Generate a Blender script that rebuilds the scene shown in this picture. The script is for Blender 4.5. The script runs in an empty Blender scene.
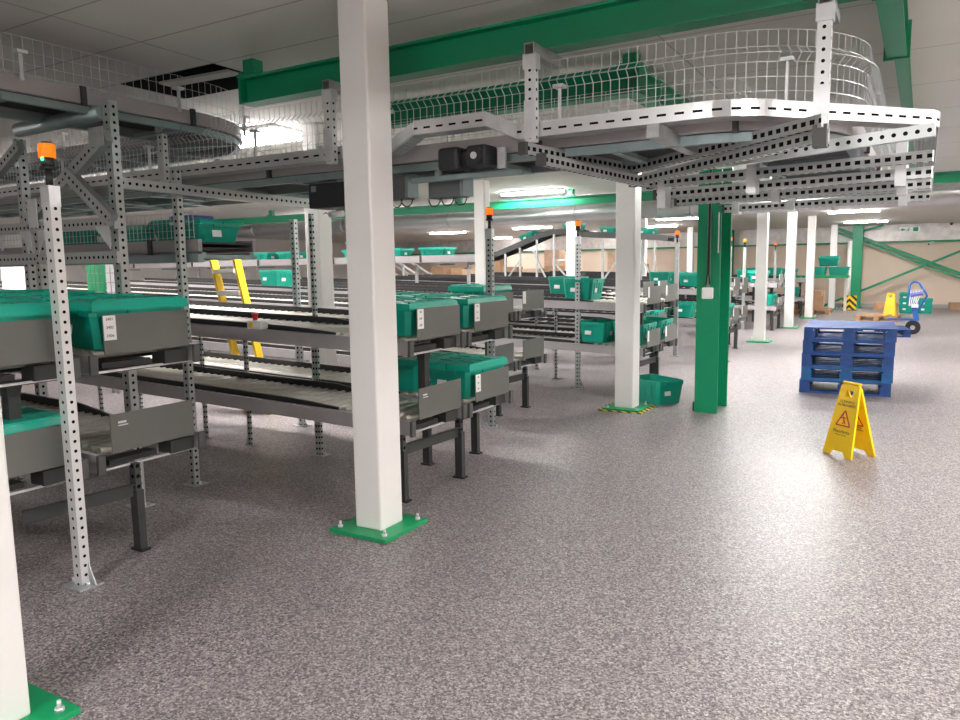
import bpy, math, random
from mathutils import Vector, Matrix
random.seed(7)
C = bpy.context.scene.collection
PI = math.pi
R = math.radians

# ------------------------------------------------------------------ materials
def newmat(name):
    m = bpy.data.materials.new(name); m.use_nodes = True
    nt = m.node_tree
    b = nt.nodes['Principled BSDF']
    return m, nt, b

def pm(name, col, rough=.5, metal=0., spec=.5, var=0., vscale=6., bump=0.):
    m, nt, b = newmat(name)
    b.inputs['Base Color'].default_value = (*col, 1)
    b.inputs['Roughness'].default_value = rough
    b.inputs['Metallic'].default_value = metal
    b.inputs['Specular IOR Level'].default_value = spec
    if var:
        tc = nt.nodes.new('ShaderNodeTexCoord'); n = nt.nodes.new('ShaderNodeTexNoise')
        n.inputs['Scale'].default_value = vscale; n.inputs['Detail'].default_value = 3
        r = nt.nodes.new('ShaderNodeValToRGB')
        r.color_ramp.elements[0].position = .3; r.color_ramp.elements[1].position = .7
        r.color_ramp.elements[0].color = (*[max(0, c*(1-var)) for c in col], 1)
        r.color_ramp.elements[1].color = (*[min(1, c*(1+var)) for c in col], 1)
        nt.links.new(tc.outputs['Object'], n.inputs['Vector'])
        nt.links.new(n.outputs['Fac'], r.inputs['Fac'])
        nt.links.new(r.outputs['Color'], b.inputs['Base Color'])
        if bump:
            bp = nt.nodes.new('ShaderNodeBump'); bp.inputs['Strength'].default_value = bump
            bp.inputs['Distance'].default_value = .004
            nt.links.new(n.outputs['Fac'], bp.inputs['Height']); nt.links.new(bp.outputs['Normal'], b.inputs['Normal'])
    return m

def math_node(nt, op, a, b=None):
    n = nt.nodes.new('ShaderNodeMath'); n.operation = op
    for i, v in enumerate((a, b)):
        if v is None: continue
        if isinstance(v, (int, float)): n.inputs[i].default_value = v
        else: nt.links.new(v, n.inputs[i])
    return n.outputs[0]

def painted_perf(name, col, pitch, hu, hv, rough=.45, metal=.6, rows=((0.0),)):
    """galvanised section with openings painted near-black for their dark insides: UV.x = metres along the length, UV.y = metres across from the face centre"""
    m, nt, b = newmat(name)
    b.inputs['Base Color'].default_value = (*col, 1); b.inputs['Roughness'].default_value = rough
    b.inputs['Metallic'].default_value = metal
    uv = nt.nodes.new('ShaderNodeUVMap'); sp = nt.nodes.new('ShaderNodeSeparateXYZ')
    nt.links.new(uv.outputs[0], sp.inputs[0])
    fr = math_node(nt, 'FRACT', math_node(nt, 'DIVIDE', sp.outputs[0], pitch))
    du = math_node(nt, 'MULTIPLY', math_node(nt, 'ABSOLUTE', math_node(nt, 'SUBTRACT', fr, .5)), pitch / hu)
    mask = None
    for r0 in rows:
        dv = math_node(nt, 'DIVIDE', math_node(nt, 'ABSOLUTE', math_node(nt, 'SUBTRACT', sp.outputs[1], r0)), hv)
        if hu == hv:
            d = math_node(nt, 'ADD', math_node(nt, 'MULTIPLY', du, du), math_node(nt, 'MULTIPLY', dv, dv))
        else:
            d = math_node(nt, 'MAXIMUM', du, dv)
        k = math_node(nt, 'LESS_THAN', d, 1.0)
        mask = k if mask is None else math_node(nt, 'MAXIMUM', mask, k)
    mx = nt.nodes.new('ShaderNodeMix'); mx.data_type = 'RGBA'
    mx.inputs[6].default_value = (*col, 1); mx.inputs[7].default_value = (.012, .012, .013, 1)  # near-black colour stands in for the shade inside each hole
    nt.links.new(mask, mx.inputs[0]); nt.links.new(mx.outputs[2], b.inputs['Base Color'])
    nt.links.new(math_node(nt, 'MULTIPLY', math_node(nt, 'SUBTRACT', 1.0, mask), metal), b.inputs['Metallic'])
    nt.links.new(math_node(nt, 'MULTIPLY', math_node(nt, 'SUBTRACT', 1.0, mask), .5), b.inputs['Specular IOR Level'])
    return m

M = {}
M['white'] = pm('white_paint', (.86, .85, .83), .38, var=.02, vscale=3)
M['green'] = pm('green_steel_paint', (.0, .265, .12), .38, var=.05, vscale=3)
M['green_plate'] = pm('green_plate_paint', (.004, .33, .12), .4, var=.06, vscale=9)
M['tote'] = pm('teal_plastic', (.002, .33, .235), .35, var=.06, vscale=5)
M['lid'] = pm('teal_lid_plastic', (.004, .42, .30), .32, var=.06, vscale=5)
M['plate'] = pm('grey_powder_coat', (.135, .14, .128), .42, var=.03)
M['rail'] = pm('aluminium_grey', (.44, .42, .43), .4, .3, var=.05)
M['cap'] = pm('dark_grey_plastic', (.09, .092, .09), .5)
M['dark'] = pm('charcoal_steel', (.05, .054, .052), .45, .2, var=.1)
M['black'] = pm('black_plastic', (.018, .018, .02), .45)
M['roller'] = pm('zinc_roller', (.62, .59, .53), .38, .35, var=.08)
M['galv'] = pm('galvanised_steel', (.5, .52, .52), .42, .65, var=.14, vscale=14)
M['galvl'] = pm('bright_galvanised_steel', (.72, .74, .75), .35, .55, var=.08, vscale=14)
M['wire'] = pm('galvanised_wire', (.62, .64, .65), .4, .5)
M['channel'] = pm('blue_grey_steel', (.27, .345, .35), .45, .5, var=.1)
M['band'] = pm('conveyor_side_grey', (.40, .375, .385), .45, .25, var=.04)
M['belt'] = pm('conveyor_belt', (.03, .03, .033), .6)
M['motor'] = pm('motor_black', (.02, .022, .026), .5)
M['box'] = pm('control_box_grey', (.13, .14, .145), .5)
M['yellow'] = pm('yellow_plastic', (.93, .62, .0), .4, var=.03)
M['yellowp'] = pm('yellow_paint', (.80, .52, .01), .4)
M['blue'] = pm('blue_pallet_paint', (.010, .058, .225), .55, var=.3, vscale=9, bump=.3)
M['blue2'] = pm('blue_pallet_paint_lighter', (.008, .10, .29), .55, var=.3, vscale=9, bump=.3)
M['bluem'] = pm('blue_metal', (.02, .12, .42), .4)
M['wood'] = pm('pine', (.5, .29, .15), .65, var=.25, vscale=8)
M['card'] = pm('cardboard', (.46, .29, .17), .75, var=.12, vscale=5)
M['cardl'] = pm('cardboard_light', (.6, .42, .29), .75, var=.12, vscale=5)
M['paper'] = pm('white_paper', (.9, .9, .88), .6)
M['ink'] = pm('dark_ink', (.03, .03, .035), .6)
M['red'] = pm('red_plastic', (.75, .03, .03), .35)
M['redink'] = pm('red_ink', (.6, .04, .02), .5)
M['cream'] = pm('cream_wall_panel', (.74, .61, .49), .6, var=.04, vscale=.6)
M['plaster'] = pm('white_wall', (.72, .70, .67), .7, var=.03)
M['ceil'] = pm('ceiling_panel', (.72, .70, .66), .75, var=.03, vscale=.8)
M['seam'] = pm('ceiling_joint', (.42, .41, .39), .7)
M['void'] = pm('dark_roof_void', (.02, .02, .022), .8)
M['duct'] = pm('spiral_duct', (.55, .56, .57), .32, .8, var=.06, vscale=4)
M['foil'] = pm('foil_cladding', (.60, .58, .56), .45, .5, var=.15, vscale=5, bump=.4)
M['cable'] = pm('black_cable', (.012, .012, .014), .5)
M['cableg'] = pm('grey_cable', (.3, .31, .32), .5)
M['wrap'] = pm('cling_film', (.85, .87, .92), .12)
M['purple'] = pm('periwinkle_plastic', (.16, .19, .55), .5)
M['mint'] = pm('pale_green_plastic', (.12, .55, .40), .4)
M['panelw'] = pm('white_grid_board', (.86, .85, .86), .5)
M['glassg'] = pm('exit_green', (.0, .35, .2), .5)
M['strut'] = painted_perf('punched_channel', (.54, .57, .57), .05, .0105, .0105, .38, .8)
M['strutw'] = painted_perf('punched_channel_bright', (.74, .75, .75), .05, .0085, .0085, .38, .4)
M['strutd'] = painted_perf('slotted_channel_dark', (.62, .64, .64), .05, .014, .011, .38, .7)
M['tray'] = painted_perf('slotted_tray_side', (.70, .71, .72), .09, .024, .006, .3, .85)
M['legd'] = painted_perf('dark_punched_leg', (.06, .064, .062), .06, .012, .012, .45, .2)

def emis(name, col, s):
    m, nt, b = newmat(name)
    b.inputs['Base Color'].default_value = (*col, 1)
    b.inputs['Emission Color'].default_value = (*col, 1); b.inputs['Emission Strength'].default_value = s
    return m
M['lamp'] = emis('lit_diffuser', (1, .962, .945), 36.)
M['beacon'] = emis('amber_lens', (1., .22, .005), .22)
M['greenled'] = emis('green_led', (.05, .9, .4), 2.)
M['exitlit'] = emis('lit_exit_face', (.2, 1., .6), 1.2)

def tape_mat():
    m, nt, b = newmat('hazard_stripe')
    tc = nt.nodes.new('ShaderNodeTexCoord'); sp = nt.nodes.new('ShaderNodeSeparateXYZ')
    nt.links.new(tc.outputs['Object'], sp.inputs[0])
    s = math_node(nt, 'ADD', sp.outputs[0], sp.outputs[1])
    f = math_node(nt, 'LESS_THAN', math_node(nt, 'FRACT', math_node(nt, 'DIVIDE', s, .11)), .5)
    mx = nt.nodes.new('ShaderNodeMix'); mx.data_type = 'RGBA'
    mx.inputs[6].default_value = (.02, .02, .02, 1); mx.inputs[7].default_value = (.85, .56, .0, 1)
    nt.links.new(f, mx.inputs[0]); nt.links.new(mx.outputs[2], b.inputs['Base Color'])
    return m
M['tape'] = tape_mat()

def chevron_mat():
    m, nt, b = newmat('chevron_board')
    tc = nt.nodes.new('ShaderNodeTexCoord'); sp = nt.nodes.new('ShaderNodeSeparateXYZ')
    nt.links.new(tc.outputs['Object'], sp.inputs[0])
    s = math_node(nt, 'ADD', math_node(nt, 'ABSOLUTE', sp.outputs[0]), sp.outputs[2])
    f = math_node(nt, 'LESS_THAN', math_node(nt, 'FRACT', math_node(nt, 'DIVIDE', s, .2)), .5)
    mx = nt.nodes.new('ShaderNodeMix'); mx.data_type = 'RGBA'
    mx.inputs[6].default_value = (.02, .02, .02, 1); mx.inputs[7].default_value = (.85, .56, .0, 1)
    nt.links.new(f, mx.inputs[0]); nt.links.new(mx.outputs[2], b.inputs['Base Color'])
    return m
M['chevron'] = chevron_mat()

def floor_mat():
    m, nt, b = newmat('flecked_resin_floor')
    tc = nt.nodes.new('ShaderNodeTexCoord')
    def node(t, **k):
        n = nt.nodes.new(t)
        for a, v in k.items(): n.inputs[a].default_value = v
        return n
    v1 = node('ShaderNodeTexVoronoi', Scale=125.); v2 = node('ShaderNodeTexVoronoi', Scale=260.)
    n3 = node('ShaderNodeTexNoise', Scale=55., Detail=3.); n4 = node('ShaderNodeTexNoise', Scale=.5, Detail=2.)
    for n in (v1, v2, n3, n4): nt.links.new(tc.outputs['Object'], n.inputs['Vector'])
    bw1 = nt.nodes.new('ShaderNodeSeparateColor'); nt.links.new(v1.outputs['Color'], bw1.inputs[0])
    bw2 = nt.nodes.new('ShaderNodeSeparateColor'); nt.links.new(v2.outputs['Color'], bw2.inputs[0])
    a = math_node(nt, 'ADD', math_node(nt, 'MULTIPLY', bw1.outputs[0], .45), math_node(nt, 'MULTIPLY', bw2.outputs[1], .2))
    a = math_node(nt, 'ADD', a, math_node(nt, 'MULTIPLY', n3.outputs['Fac'], .35))
    r = nt.nodes.new('ShaderNodeValToRGB'); cr = r.color_ramp
    cr.elements[0].position = .22; cr.elements[0].color = (.062, .053, .055, 1)
    cr.elements[1].position = .84; cr.elements[1].color = (.68, .625, .625, 1)
    e = cr.elements.new(.42); e.color = (.185, .163, .167, 1)
    e = cr.elements.new(.64); e.color = (.355, .318, .32, 1)
    nt.links.new(a, r.inputs['Fac'])
    nt.links.new(r.outputs['Color'], b.inputs['Base Color'])
    rr = math_node(nt, 'ADD', .36, math_node(nt, 'MULTIPLY', n4.outputs['Fac'], .12))
    nt.links.new(rr, b.inputs['Roughness'])
    b.inputs['Specular IOR Level'].default_value = .45
    bp = nt.nodes.new('ShaderNodeBump'); bp.inputs['Strength'].default_value = .12; bp.inputs['Distance'].default_value = .002
    nt.links.new(a, bp.inputs['Height']); nt.links.new(bp.outputs['Normal'], b.inputs['Normal'])
    return m
M['floor'] = floor_mat()

# ------------------------------------------------------------------ mesh builder
def frame(d, up=(0, 0, 1)):
    d = Vector(d).normalized(); up = Vector(up)
    if abs(d.dot(up)) > .98: up = Vector((0, 1, 0)) if abs(d.y) < .9 else Vector((1, 0, 0))
    s = d.cross(up).normalized(); u = s.cross(d).normalized()
    return d, s, u

class MB:
    def __init__(s): s.v = []; s.f = []; s.uv = []; s.sm = []
    def quad(s, pts, uvs=None, sm=False):
        i = len(s.v); s.v += [Vector(p) for p in pts]; s.f.append(tuple(range(i, i+len(pts))))
        s.uv.append(uvs or [(0, 9)]*len(pts)); s.sm.append(sm); return s
    def box(s, c, size, rot=None):
        c = Vector(c); a, b, h = [x/2 for x in size]
        P = [Vector((x, y, z)) for z in (-h, h) for (x, y) in ((-a, -b), (a, -b), (a, b), (-a, b))]
        if rot is not None: P = [rot @ p for p in P]
        i = len(s.v); s.v += [p+c for p in P]
        for q in ((3, 2, 1, 0), (4, 5, 6, 7), (0, 1, 5, 4), (1, 2, 6, 5), (2, 3, 7, 6), (3, 0, 4, 7)):
            s.f.append(tuple(i+k for k in q)); s.uv.append([(0, 9)]*4); s.sm.append(False)
        return s
    def bar(s, p0, p1, w, h, up=(0, 0, 1), holes='', u0=0.):
        """rectangular bar p0->p1; w across, h along up. holes: faces carrying painted dark openings, s=sides t=top/bottom"""
        p0, p1 = Vector(p0), Vector(p1); d, sd, u = frame(p1-p0, up); L = (p1-p0).length
        o = [(-w/2, -h/2), (w/2, -h/2), (w/2, h/2), (-w/2, h/2)]
        i = len(s.v)
        for p in (p0, p1): s.v += [p+sd*a+u*b for a, b in o]
        for k in range(4):
            n = (k+1) % 4
            s.f.append((i+k, i+n, i+4+n, i+4+k))
            wid = w if k % 2 == 0 else h
            has = str(k) in holes
            off = 0 if has else 9
            s.uv.append([(u0, -wid/2+off), (u0, wid/2+off), (u0+L, wid/2+off), (u0+L, -wid/2+off)]); s.sm.append(False)
        s.f.append((i+3, i+2, i+1, i)); s.f.append((i+4, i+5, i+6, i+7))
        s.uv += [[(0, 9)]*4]*2; s.sm += [False]*2
        return s
    def tube(s, pts, r, seg=10, caps=True, closed=False):
        pts = [Vector(p) for p in pts]; n = len(pts); i0 = len(s.v); up = None
        for k, p in enumerate(pts):
            a = pts[k-1] if k else (pts[-1] if closed else pts[0]); b = pts[k+1] if k < n-1 else (pts[0] if closed else pts[-1])
            d = (b-a).normalized()
            if up is None:
                _, sd, u = frame(d)
            else:
                sd = d.cross(up).normalized(); u = sd.cross(d).normalized()
            up = u
            rr = r[k] if isinstance(r, (list, tuple)) else r
            for j in range(seg):
                t = 2*PI*j/seg; s.v.append(p+sd*math.cos(t)*rr+u*math.sin(t)*rr)
        m = n if closed else n-1
        for k in range(m):
            for j in range(seg):
                a = i0+k*seg+j; b = i0+k*seg+(j+1) % seg; kk = (k+1) % n
                c = i0+kk*seg+(j+1) % seg; d_ = i0+kk*seg+j
                s.f.append((a, b, c, d_)); s.uv.append([(0, 9)]*4); s.sm.append(seg > 5)
        if caps and not closed:
            s.f.append(tuple(i0+j for j in reversed(range(seg)))); s.f.append(tuple(i0+(n-1)*seg+j for j in range(seg)))
            s.uv += [[(0, 9)]*seg]*2; s.sm += [False]*2
        return s
    def wirebox(s, p0, p1, t):
        p0, p1 = Vector(p0), Vector(p1); d, sd, u = frame(p1-p0); i = len(s.v); h = t/2
        for p in (p0, p1): s.v += [p+sd*a+u*b for a, b in ((-h, -h), (h, -h), (h, h), (-h, h))]
        for k in range(4):
            n = (k+1) % 4; s.f.append((i+k, i+n, i+4+n, i+4+k)); s.uv.append([(0, 9)]*4); s.sm.append(False)
        return s
    def wire(s, pts, t):
        for a, b in zip(pts, pts[1:]): s.wirebox(a, b, t)
        return s
    def prism(s, poly, d, mat=None):
        """polygon in local XY extruded by d along local Z, then mat"""
        mat = mat or Matrix(); n = len(poly); i = len(s.v)
        for z in (0, d): s.v += [mat @ Vector((x, y, z)) for x, y in poly]
        s.f.append(tuple(i+k for k in reversed(range(n)))); s.f.append(tuple(i+n+k for k in range(n)))
        s.uv += [[(0, 9)]*n]*2; s.sm += [False]*2
        for k in range(n):
            m = (k+1) % n; s.f.append((i+k, i+m, i+n+m, i+n+k)); s.uv.append([(0, 9)]*4); s.sm.append(False)
        return s
    def loft(s, rings, cap0=True, cap1=True, sm=False):
        n = len(rings[0]); i = len(s.v)
        for r in rings: s.v += [Vector(p) for p in r]
        for k in range(len(rings)-1):
            for j in range(n):
                a = i+k*n+j; b = i+k*n+(j+1) % n
                s.f.append((a, b, b+n, a+n)); s.uv.append([(0, 9)]*4); s.sm.append(sm)
        if cap0: s.f.append(tuple(i+j for j in reversed(range(n)))); s.uv.append([(0, 9)]*n); s.sm.append(False)
        if cap1: s.f.append(tuple(i+(len(rings)-1)*n+j for j in range(n))); s.uv.append([(0, 9)]*n); s.sm.append(False)
        return s
    def sweep(s, path, w, z0, z1, lat=0., holes=False):
        """rectangular section swept along an XY(Z) polyline; lat = offset to the right"""
        P = offset(path, lat); n = len(P); i = len(s.v); L = 0; us = [0]
        N = normals(path)
        for p, nn in zip(P, N):
            for a, z in ((-w/2, z0), (w/2, z0), (w/2, z1), (-w/2, z1)):
                s.v.append(Vector((p.x+nn.x*a, p.y+nn.y*a, p.z+z)))
        for k in range(1, n): us.append(us[-1]+(P[k]-P[k-1]).length)
        H = z1-z0
        for k in range(n-1):
            for j in range(4):
                a = i+k*4+j; b = i+k*4+(j+1) % 4
                s.f.append((a, b, b+4, a+4)); s.sm.append(False)
                off = 0 if (holes and j in (1, 3)) else 9
                s.uv.append([(us[k], -H/2+off), (us[k], H/2+off), (us[k+1], H/2+off), (us[k+1], -H/2+off)])
        s.f.append((i+3, i+2, i+1, i)); e = i+(n-1)*4; s.f.append((e, e+1, e+2, e+3)); s.uv += [[(0, 9)]*4]*2; s.sm += [False]*2
        return s
    def build(s, name, mat, parent=None, loc=None, bevel=0., kind=None):
        me = bpy.data.meshes.new(name)
        org = Vector(loc) if loc is not None else Vector((0, 0, 0))
        me.from_pydata([tuple(v-org) for v in s.v], [], s.f)
        me.polygons.foreach_set('use_smooth', s.sm)
        ul = me.uv_layers.new(name='UVMap')
        ul.data.foreach_set('uv', [x for f in s.uv for c in f for x in c])
        me.materials.append(M[mat] if isinstance(mat, str) else mat)
        me.update()
        o = bpy.data.objects.new(name, me); C.objects.link(o); o.location = org
        if parent is not None: o.parent = parent
        if bevel:
            b = o.modifiers.new('edge', 'BEVEL'); b.width = bevel; b.segments = 2; b.limit_method = 'ANGLE'; b.angle_limit = R(40)
        if kind: o['kind'] = kind
        return o

def normals(path):
    P = [Vector(p) for p in path]; out = []
    for k in range(len(P)):
        ds = []
        if k: ds.append((P[k]-P[k-1]))
        if k < len(P)-1: ds.append((P[k+1]-P[k]))
        ds = [Vector((d.x, d.y, 0)).normalized() for d in ds]
        ns = [Vector((d.y, -d.x, 0)) for d in ds]
        if len(ns) == 2:
            b = (ns[0]+ns[1]).normalized(); c = max(.3, b.dot(ns[0])); out.append(b/c)
        else: out.append(ns[0])
    return out
def offset(path, lat):
    return [Vector(p)+n*lat for p, n in zip(path, normals(path))]
def arc(c, r, a0, a1, n, z):
    return [Vector((c[0]+r*math.cos(R(a0+(a1-a0)*k/n)), c[1]+r*math.sin(R(a0+(a1-a0)*k/n)), z)) for k in range(n+1)]
def resample(path, step):
    P = [Vector(p) for p in path]; out = [P[0].copy()]; acc = 0.
    for a, b in zip(P, P[1:]):
        L = (b-a).length; t = step-acc
        while t <= L+1e-9:
            out.append(a+(b-a)*(t/L)); t += step
        acc = L-(t-step)
    return out

def tag(o, label, cat, group=None, kind=None):
    o['label'] = label; o['category'] = cat
    if group: o['group'] = group
    if kind: o['kind'] = kind
    return o
def thing(name, label, cat, loc=(0, 0, 0), rz=0., group=None):
    o = bpy.data.objects.new(name, None); C.objects.link(o); o.empty_display_size = .1
    o.location = loc; o.rotation_euler = (0, 0, rz)
    return tag(o, label, cat, group)
def copy_tree(o, label=None, group=None, loc=None, rz=None, parent=None):
    c = o.copy(); C.objects.link(c)
    if parent is not None: c.parent = parent
    if label: c['label'] = label
    if group: c['group'] = group
    if loc is not None: c.location = loc
    if rz is not None: c.rotation_euler = (0, 0, rz)
    for ch in o.children: copy_tree(ch, parent=c)
    return c
def struct(name, mb, mat):
    o = mb.build(name, mat); o['kind'] = 'structure'; return o
def lettering(parent, body, size, mat, matrix, name='lettering', align='CENTER', ext=.0006):
    cu = bpy.data.curves.new(name, 'FONT'); cu.body = body; cu.size = size; cu.align_x = align; cu.align_y = 'CENTER'; cu.extrude = ext
    cu.resolution_u = 2
    t = bpy.data.objects.new('t', cu); C.objects.link(t)
    dg = bpy.context.evaluated_depsgraph_get(); me = bpy.data.meshes.new_from_object(t.evaluated_get(dg))
    bpy.data.objects.remove(t); bpy.data.curves.remove(cu)
    me.transform(matrix); me.name = name
    me.materials.clear(); me.materials.append(M[mat])
    o = bpy.data.objects.new(name, me); C.objects.link(o)
    if parent is not None: o.parent = parent
    return o
ORD = 'first second third fourth fifth sixth seventh eighth ninth tenth eleventh twelfth thirteenth fourteenth fifteenth sixteenth seventeenth eighteenth nineteenth twentieth'.split()

# ------------------------------------------------------------------ room shell
X0, X1, Y0, Y1 = -24., 8.5, -5., 29.7
def cz(y): return 3.18-.0118*y
struct('floor', MB().quad([(X0, Y0, 0), (X1, Y0, 0), (X1, Y1, 0), (X0, Y1, 0)]), 'floor')
# ceiling: one sheet with an open hatch, a void above it
hx0, hx1, hy0, hy1 = -5.75, -4.62, 3.99, 4.62
mb = MB()
def cq(a, b, c, d): mb.quad([(a, d, cz(d)), (b, d, cz(d)), (b, c, cz(c)), (a, c, cz(c))])
cq(X0, hx0, Y0, Y1); cq(hx1, X1, Y0, Y1); cq(hx0, hx1, Y0, hy0); cq(hx0, hx1, hy1, Y1)
struct('ceiling', mb, 'ceil')
mb = MB(); zt = 3.75
for a, b in (((hx0, hy0), (hx1, hy0)), ((hx1, hy0), (hx1, hy1)), ((hx1, hy1), (hx0, hy1)), ((hx0, hy1), (hx0, hy0))):
    mb.quad([(a[0], a[1], cz(a[1])), (b[0], b[1], cz(b[1])), (b[0], b[1], zt), (a[0], a[1], zt)])
mb.quad([(hx0, hy0, zt), (hx1, hy0, zt), (hx1, hy1, zt), (hx0, hy1, zt)])
struct('ceiling_opening', mb, 'void')
mb = MB(); zz = cz(4.3)
mb.box((-5.2, 4.33, zz+.04), (.78, .13, .02), Matrix.Rotation(R(3), 3, 'Z'))
o = mb.build('ceiling_tile', 'ceil'); tag(o, 'strip of ceiling board left lying across the dark open ceiling hatch', 'ceiling board')
# joints between ceiling boards
mb = MB()
for x in (-16.6, -13.6, -10.6, -7.6, -4.615, -1.6, 1.4, 4.4):
    mb.quad([(x-.006, Y1, cz(Y1)-.002), (x+.006, Y1, cz(Y1)-.002), (x+.007, Y0, cz(Y0)-.002), (x-.007, Y0, cz(Y0)-.002)])
y = .31
for y in (1.58, 2.18, 2.78, 3.385, 3.985, 5.2, 6.4, 7.6, 8.8, 10.0, 11.2, 12.6, 15, 17.4, 19.8, 22.2, 24.6, 27):
    mb.quad([(X0, y+.007, cz(y)-.002), (X1, y+.007, cz(y)-.002), (X1, y-.007, cz(y)-.002), (X0, y-.007, cz(y)-.002)])
struct('trim_1', mb, 'seam').name = 'ceiling_joints'
struct('wall_back', MB().quad([(X0, Y1, 0), (X1, Y1, 0), (X1, Y1, 3.2), (X0, Y1, 3.2)]), 'cream')
struct('wall_left', MB().quad([(X0, Y0, 0), (X0, Y1, 0), (X0, Y1, 3.3), (X0, Y0, 3.3)]), 'plaster')
struct('wall_right', MB().quad([(X1, Y1, 0), (X1, Y0, 0), (X1, Y0, 3.3), (X1, Y1, 3.3)]), 'cream')
struct('wall_front', MB().quad([(X1, Y0, 0), (X0, Y0, 0), (X0, Y0, 3.3), (X1, Y0, 3.3)]), 'plaster')
# foil cladding along the top of the far wall, with the green rail under it
struct('trim_2', MB().box(((X0+X1)/2, 29.62, 2.56), (X1-X0, .14, .56)), 'foil')
struct('trim_3', MB().box(((X0+X1)/2, 29.6, 2.245), (X1-X0, .16, .055)), 'green')
mb = MB()
for x in [X0+.6*k for k in range(1, 54)]: mb.box((x, 29.545, 2.56), (.02, .012, .54))
struct('trim_4', mb, 'foil')
struct('baseboard_back', MB().box(((X0+X1)/2, 29.68, .06), (X1-X0, .03, .12)), 'seam')

# ------------------------------------------------------------------ columns
def column(name, x, y, w, d, label, plate=.43, group='white box columns', extra=None, h=None):
    t = thing(name, label, 'column', (x, y, 0), 0, group)
    top = h or cz(y)
    b = MB().box((0, 0, (top+.02)/2), (w, d, top-.022)); b.build('shaft', 'white', t, bevel=.012)
    p = MB().box((0, 0, .012), (plate, plate*1.03, .024)); p.build('base_plate', 'green_plate', t, bevel=.003)
    for sx in (-1, 1):
        for sy in (-1, 1):
            k = MB(); q = (sx*(plate/2-.045), sy*(plate/2-.045))
            k.tube([(q[0], q[1], .024), (q[0], q[1], .038)], .017, 6); k.tube([(q[0], q[1], .038), (q[0], q[1], .065)], .008, 8)
            k.build('bolt', 'galvl', t)
    return t
column('column', -2.79, 1.23, .2, .22, 'white column cut off by the bottom left corner, green base plate')
column('column', -2.84, 3.55, .2, .22, 'large white column nearest the middle, floor to ceiling on bolted green plate')
t = column('column', -2.79, 7.96, .215, .22, 'white column on green plate with hazard tape, teal tub behind its foot', plate=.42)
k = MB()
for sx, sy, lx, ly in ((0, -1, .5, .05), (0, 1, .5, .05), (1, 0, .05, .5), (-1, 0, .05, .5)):
    k.box((sx*.235, sy*.24, .003), (lx, ly, .005))
k.build('hazard_tape', 'tape', t)
column('column', -2.86, 12.3, .2, .22, 'white column hidden behind the green steel column, only its green foot showing')
column('column', -2.80, 16.0, .2, .22, 'white column just right of the green steel column, nearer of the far right row')
column('column', -2.78, 19.72, .2, .22, 'middle white column of the three receding at right beside the far lanes')
column('column', -2.77, 23.4, .2, .22, 'third white column of the right row, beside far shelf of teal crates')
column('column', -2.62, 28.1, .2, .22, 'most distant white column, behind the far shelf of teal crates')
for x, y, l in ((-5.56, 6.08, 'white column rising between lanes just left of the big white column'),
                (-6.48, 11.12, 'white column among lanes standing left of the first amber beacon at centre'),
                (-6.85, 15.78, 'white column beyond the round duct, between the two central beacon posts'),
                (-6.9, 20.9, 'narrow distant white column just left of the green steel column'),
                (-7.0, 26.4, 'small far white column beside the back wall, among cardboard boxes')):
    column('column', x, y, .2, .2, l, group='white columns among the lanes')
# square white posts far behind
for x, y, l in ((-14.2, 24.6, 'slim white post with red marks in front of far cardboard boxes'), (-11.1, 25.6, 'slim white post under the far raised conveyor')):
    t = thing('post', l, 'post', (x, y, 0)); MB().box((0, 0, 1.1), (.2, .2, 2.2)).build('shaft', 'white', t, bevel=.01)
    MB().box((0, 0, .01), (.3, .3, .02)).build('base_plate', 'green_plate', t)

# green H column with cables and switch box
t = thing('steel_column', 'green H-section steel column beside the white column with hazard tape', 'column', (-1.955, 8.27, 0))
mb = MB(); H = 2.82; mb.box((.008, -.185, H/2), (.24, .022, H)); mb.box((.008, .285, H/2), (.24, .022, H)); mb.box((.008, .05, H/2), (.018, .45, H))
mb.build('shaft', 'green', t)
MB().box((0, .05, H+.012), (.3, .52, .024)).build('cap_plate', 'green', t)
MB().box((.01, -.2, 2.05), (.034, .012, 1.5)).build('conduit', 'cableg', t)
for dx in (-.012, .012):
    MB().tube([(.01+dx*.4, -.212, 2.62), (.01+dx*.4, -.212, 1.85), (.01+dx*.6, -.216, 1.5), (.01+dx*1.6, -.22, 1.38)], .007, 6).build('cable', 'cable', t)
MB().box((.01, -.222, 1.29), (.115, .05, .12)).build('switch_box', 'paper', t, bevel=.012)
MB().box((-.128, -.1, .05), (.03, .09, .1)).build('foot_bracket', 'dark', t)
MB().box((.105, -.198, 1.92), (.012, .006, .42)).build('white_strip', 'paper', t)

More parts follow.
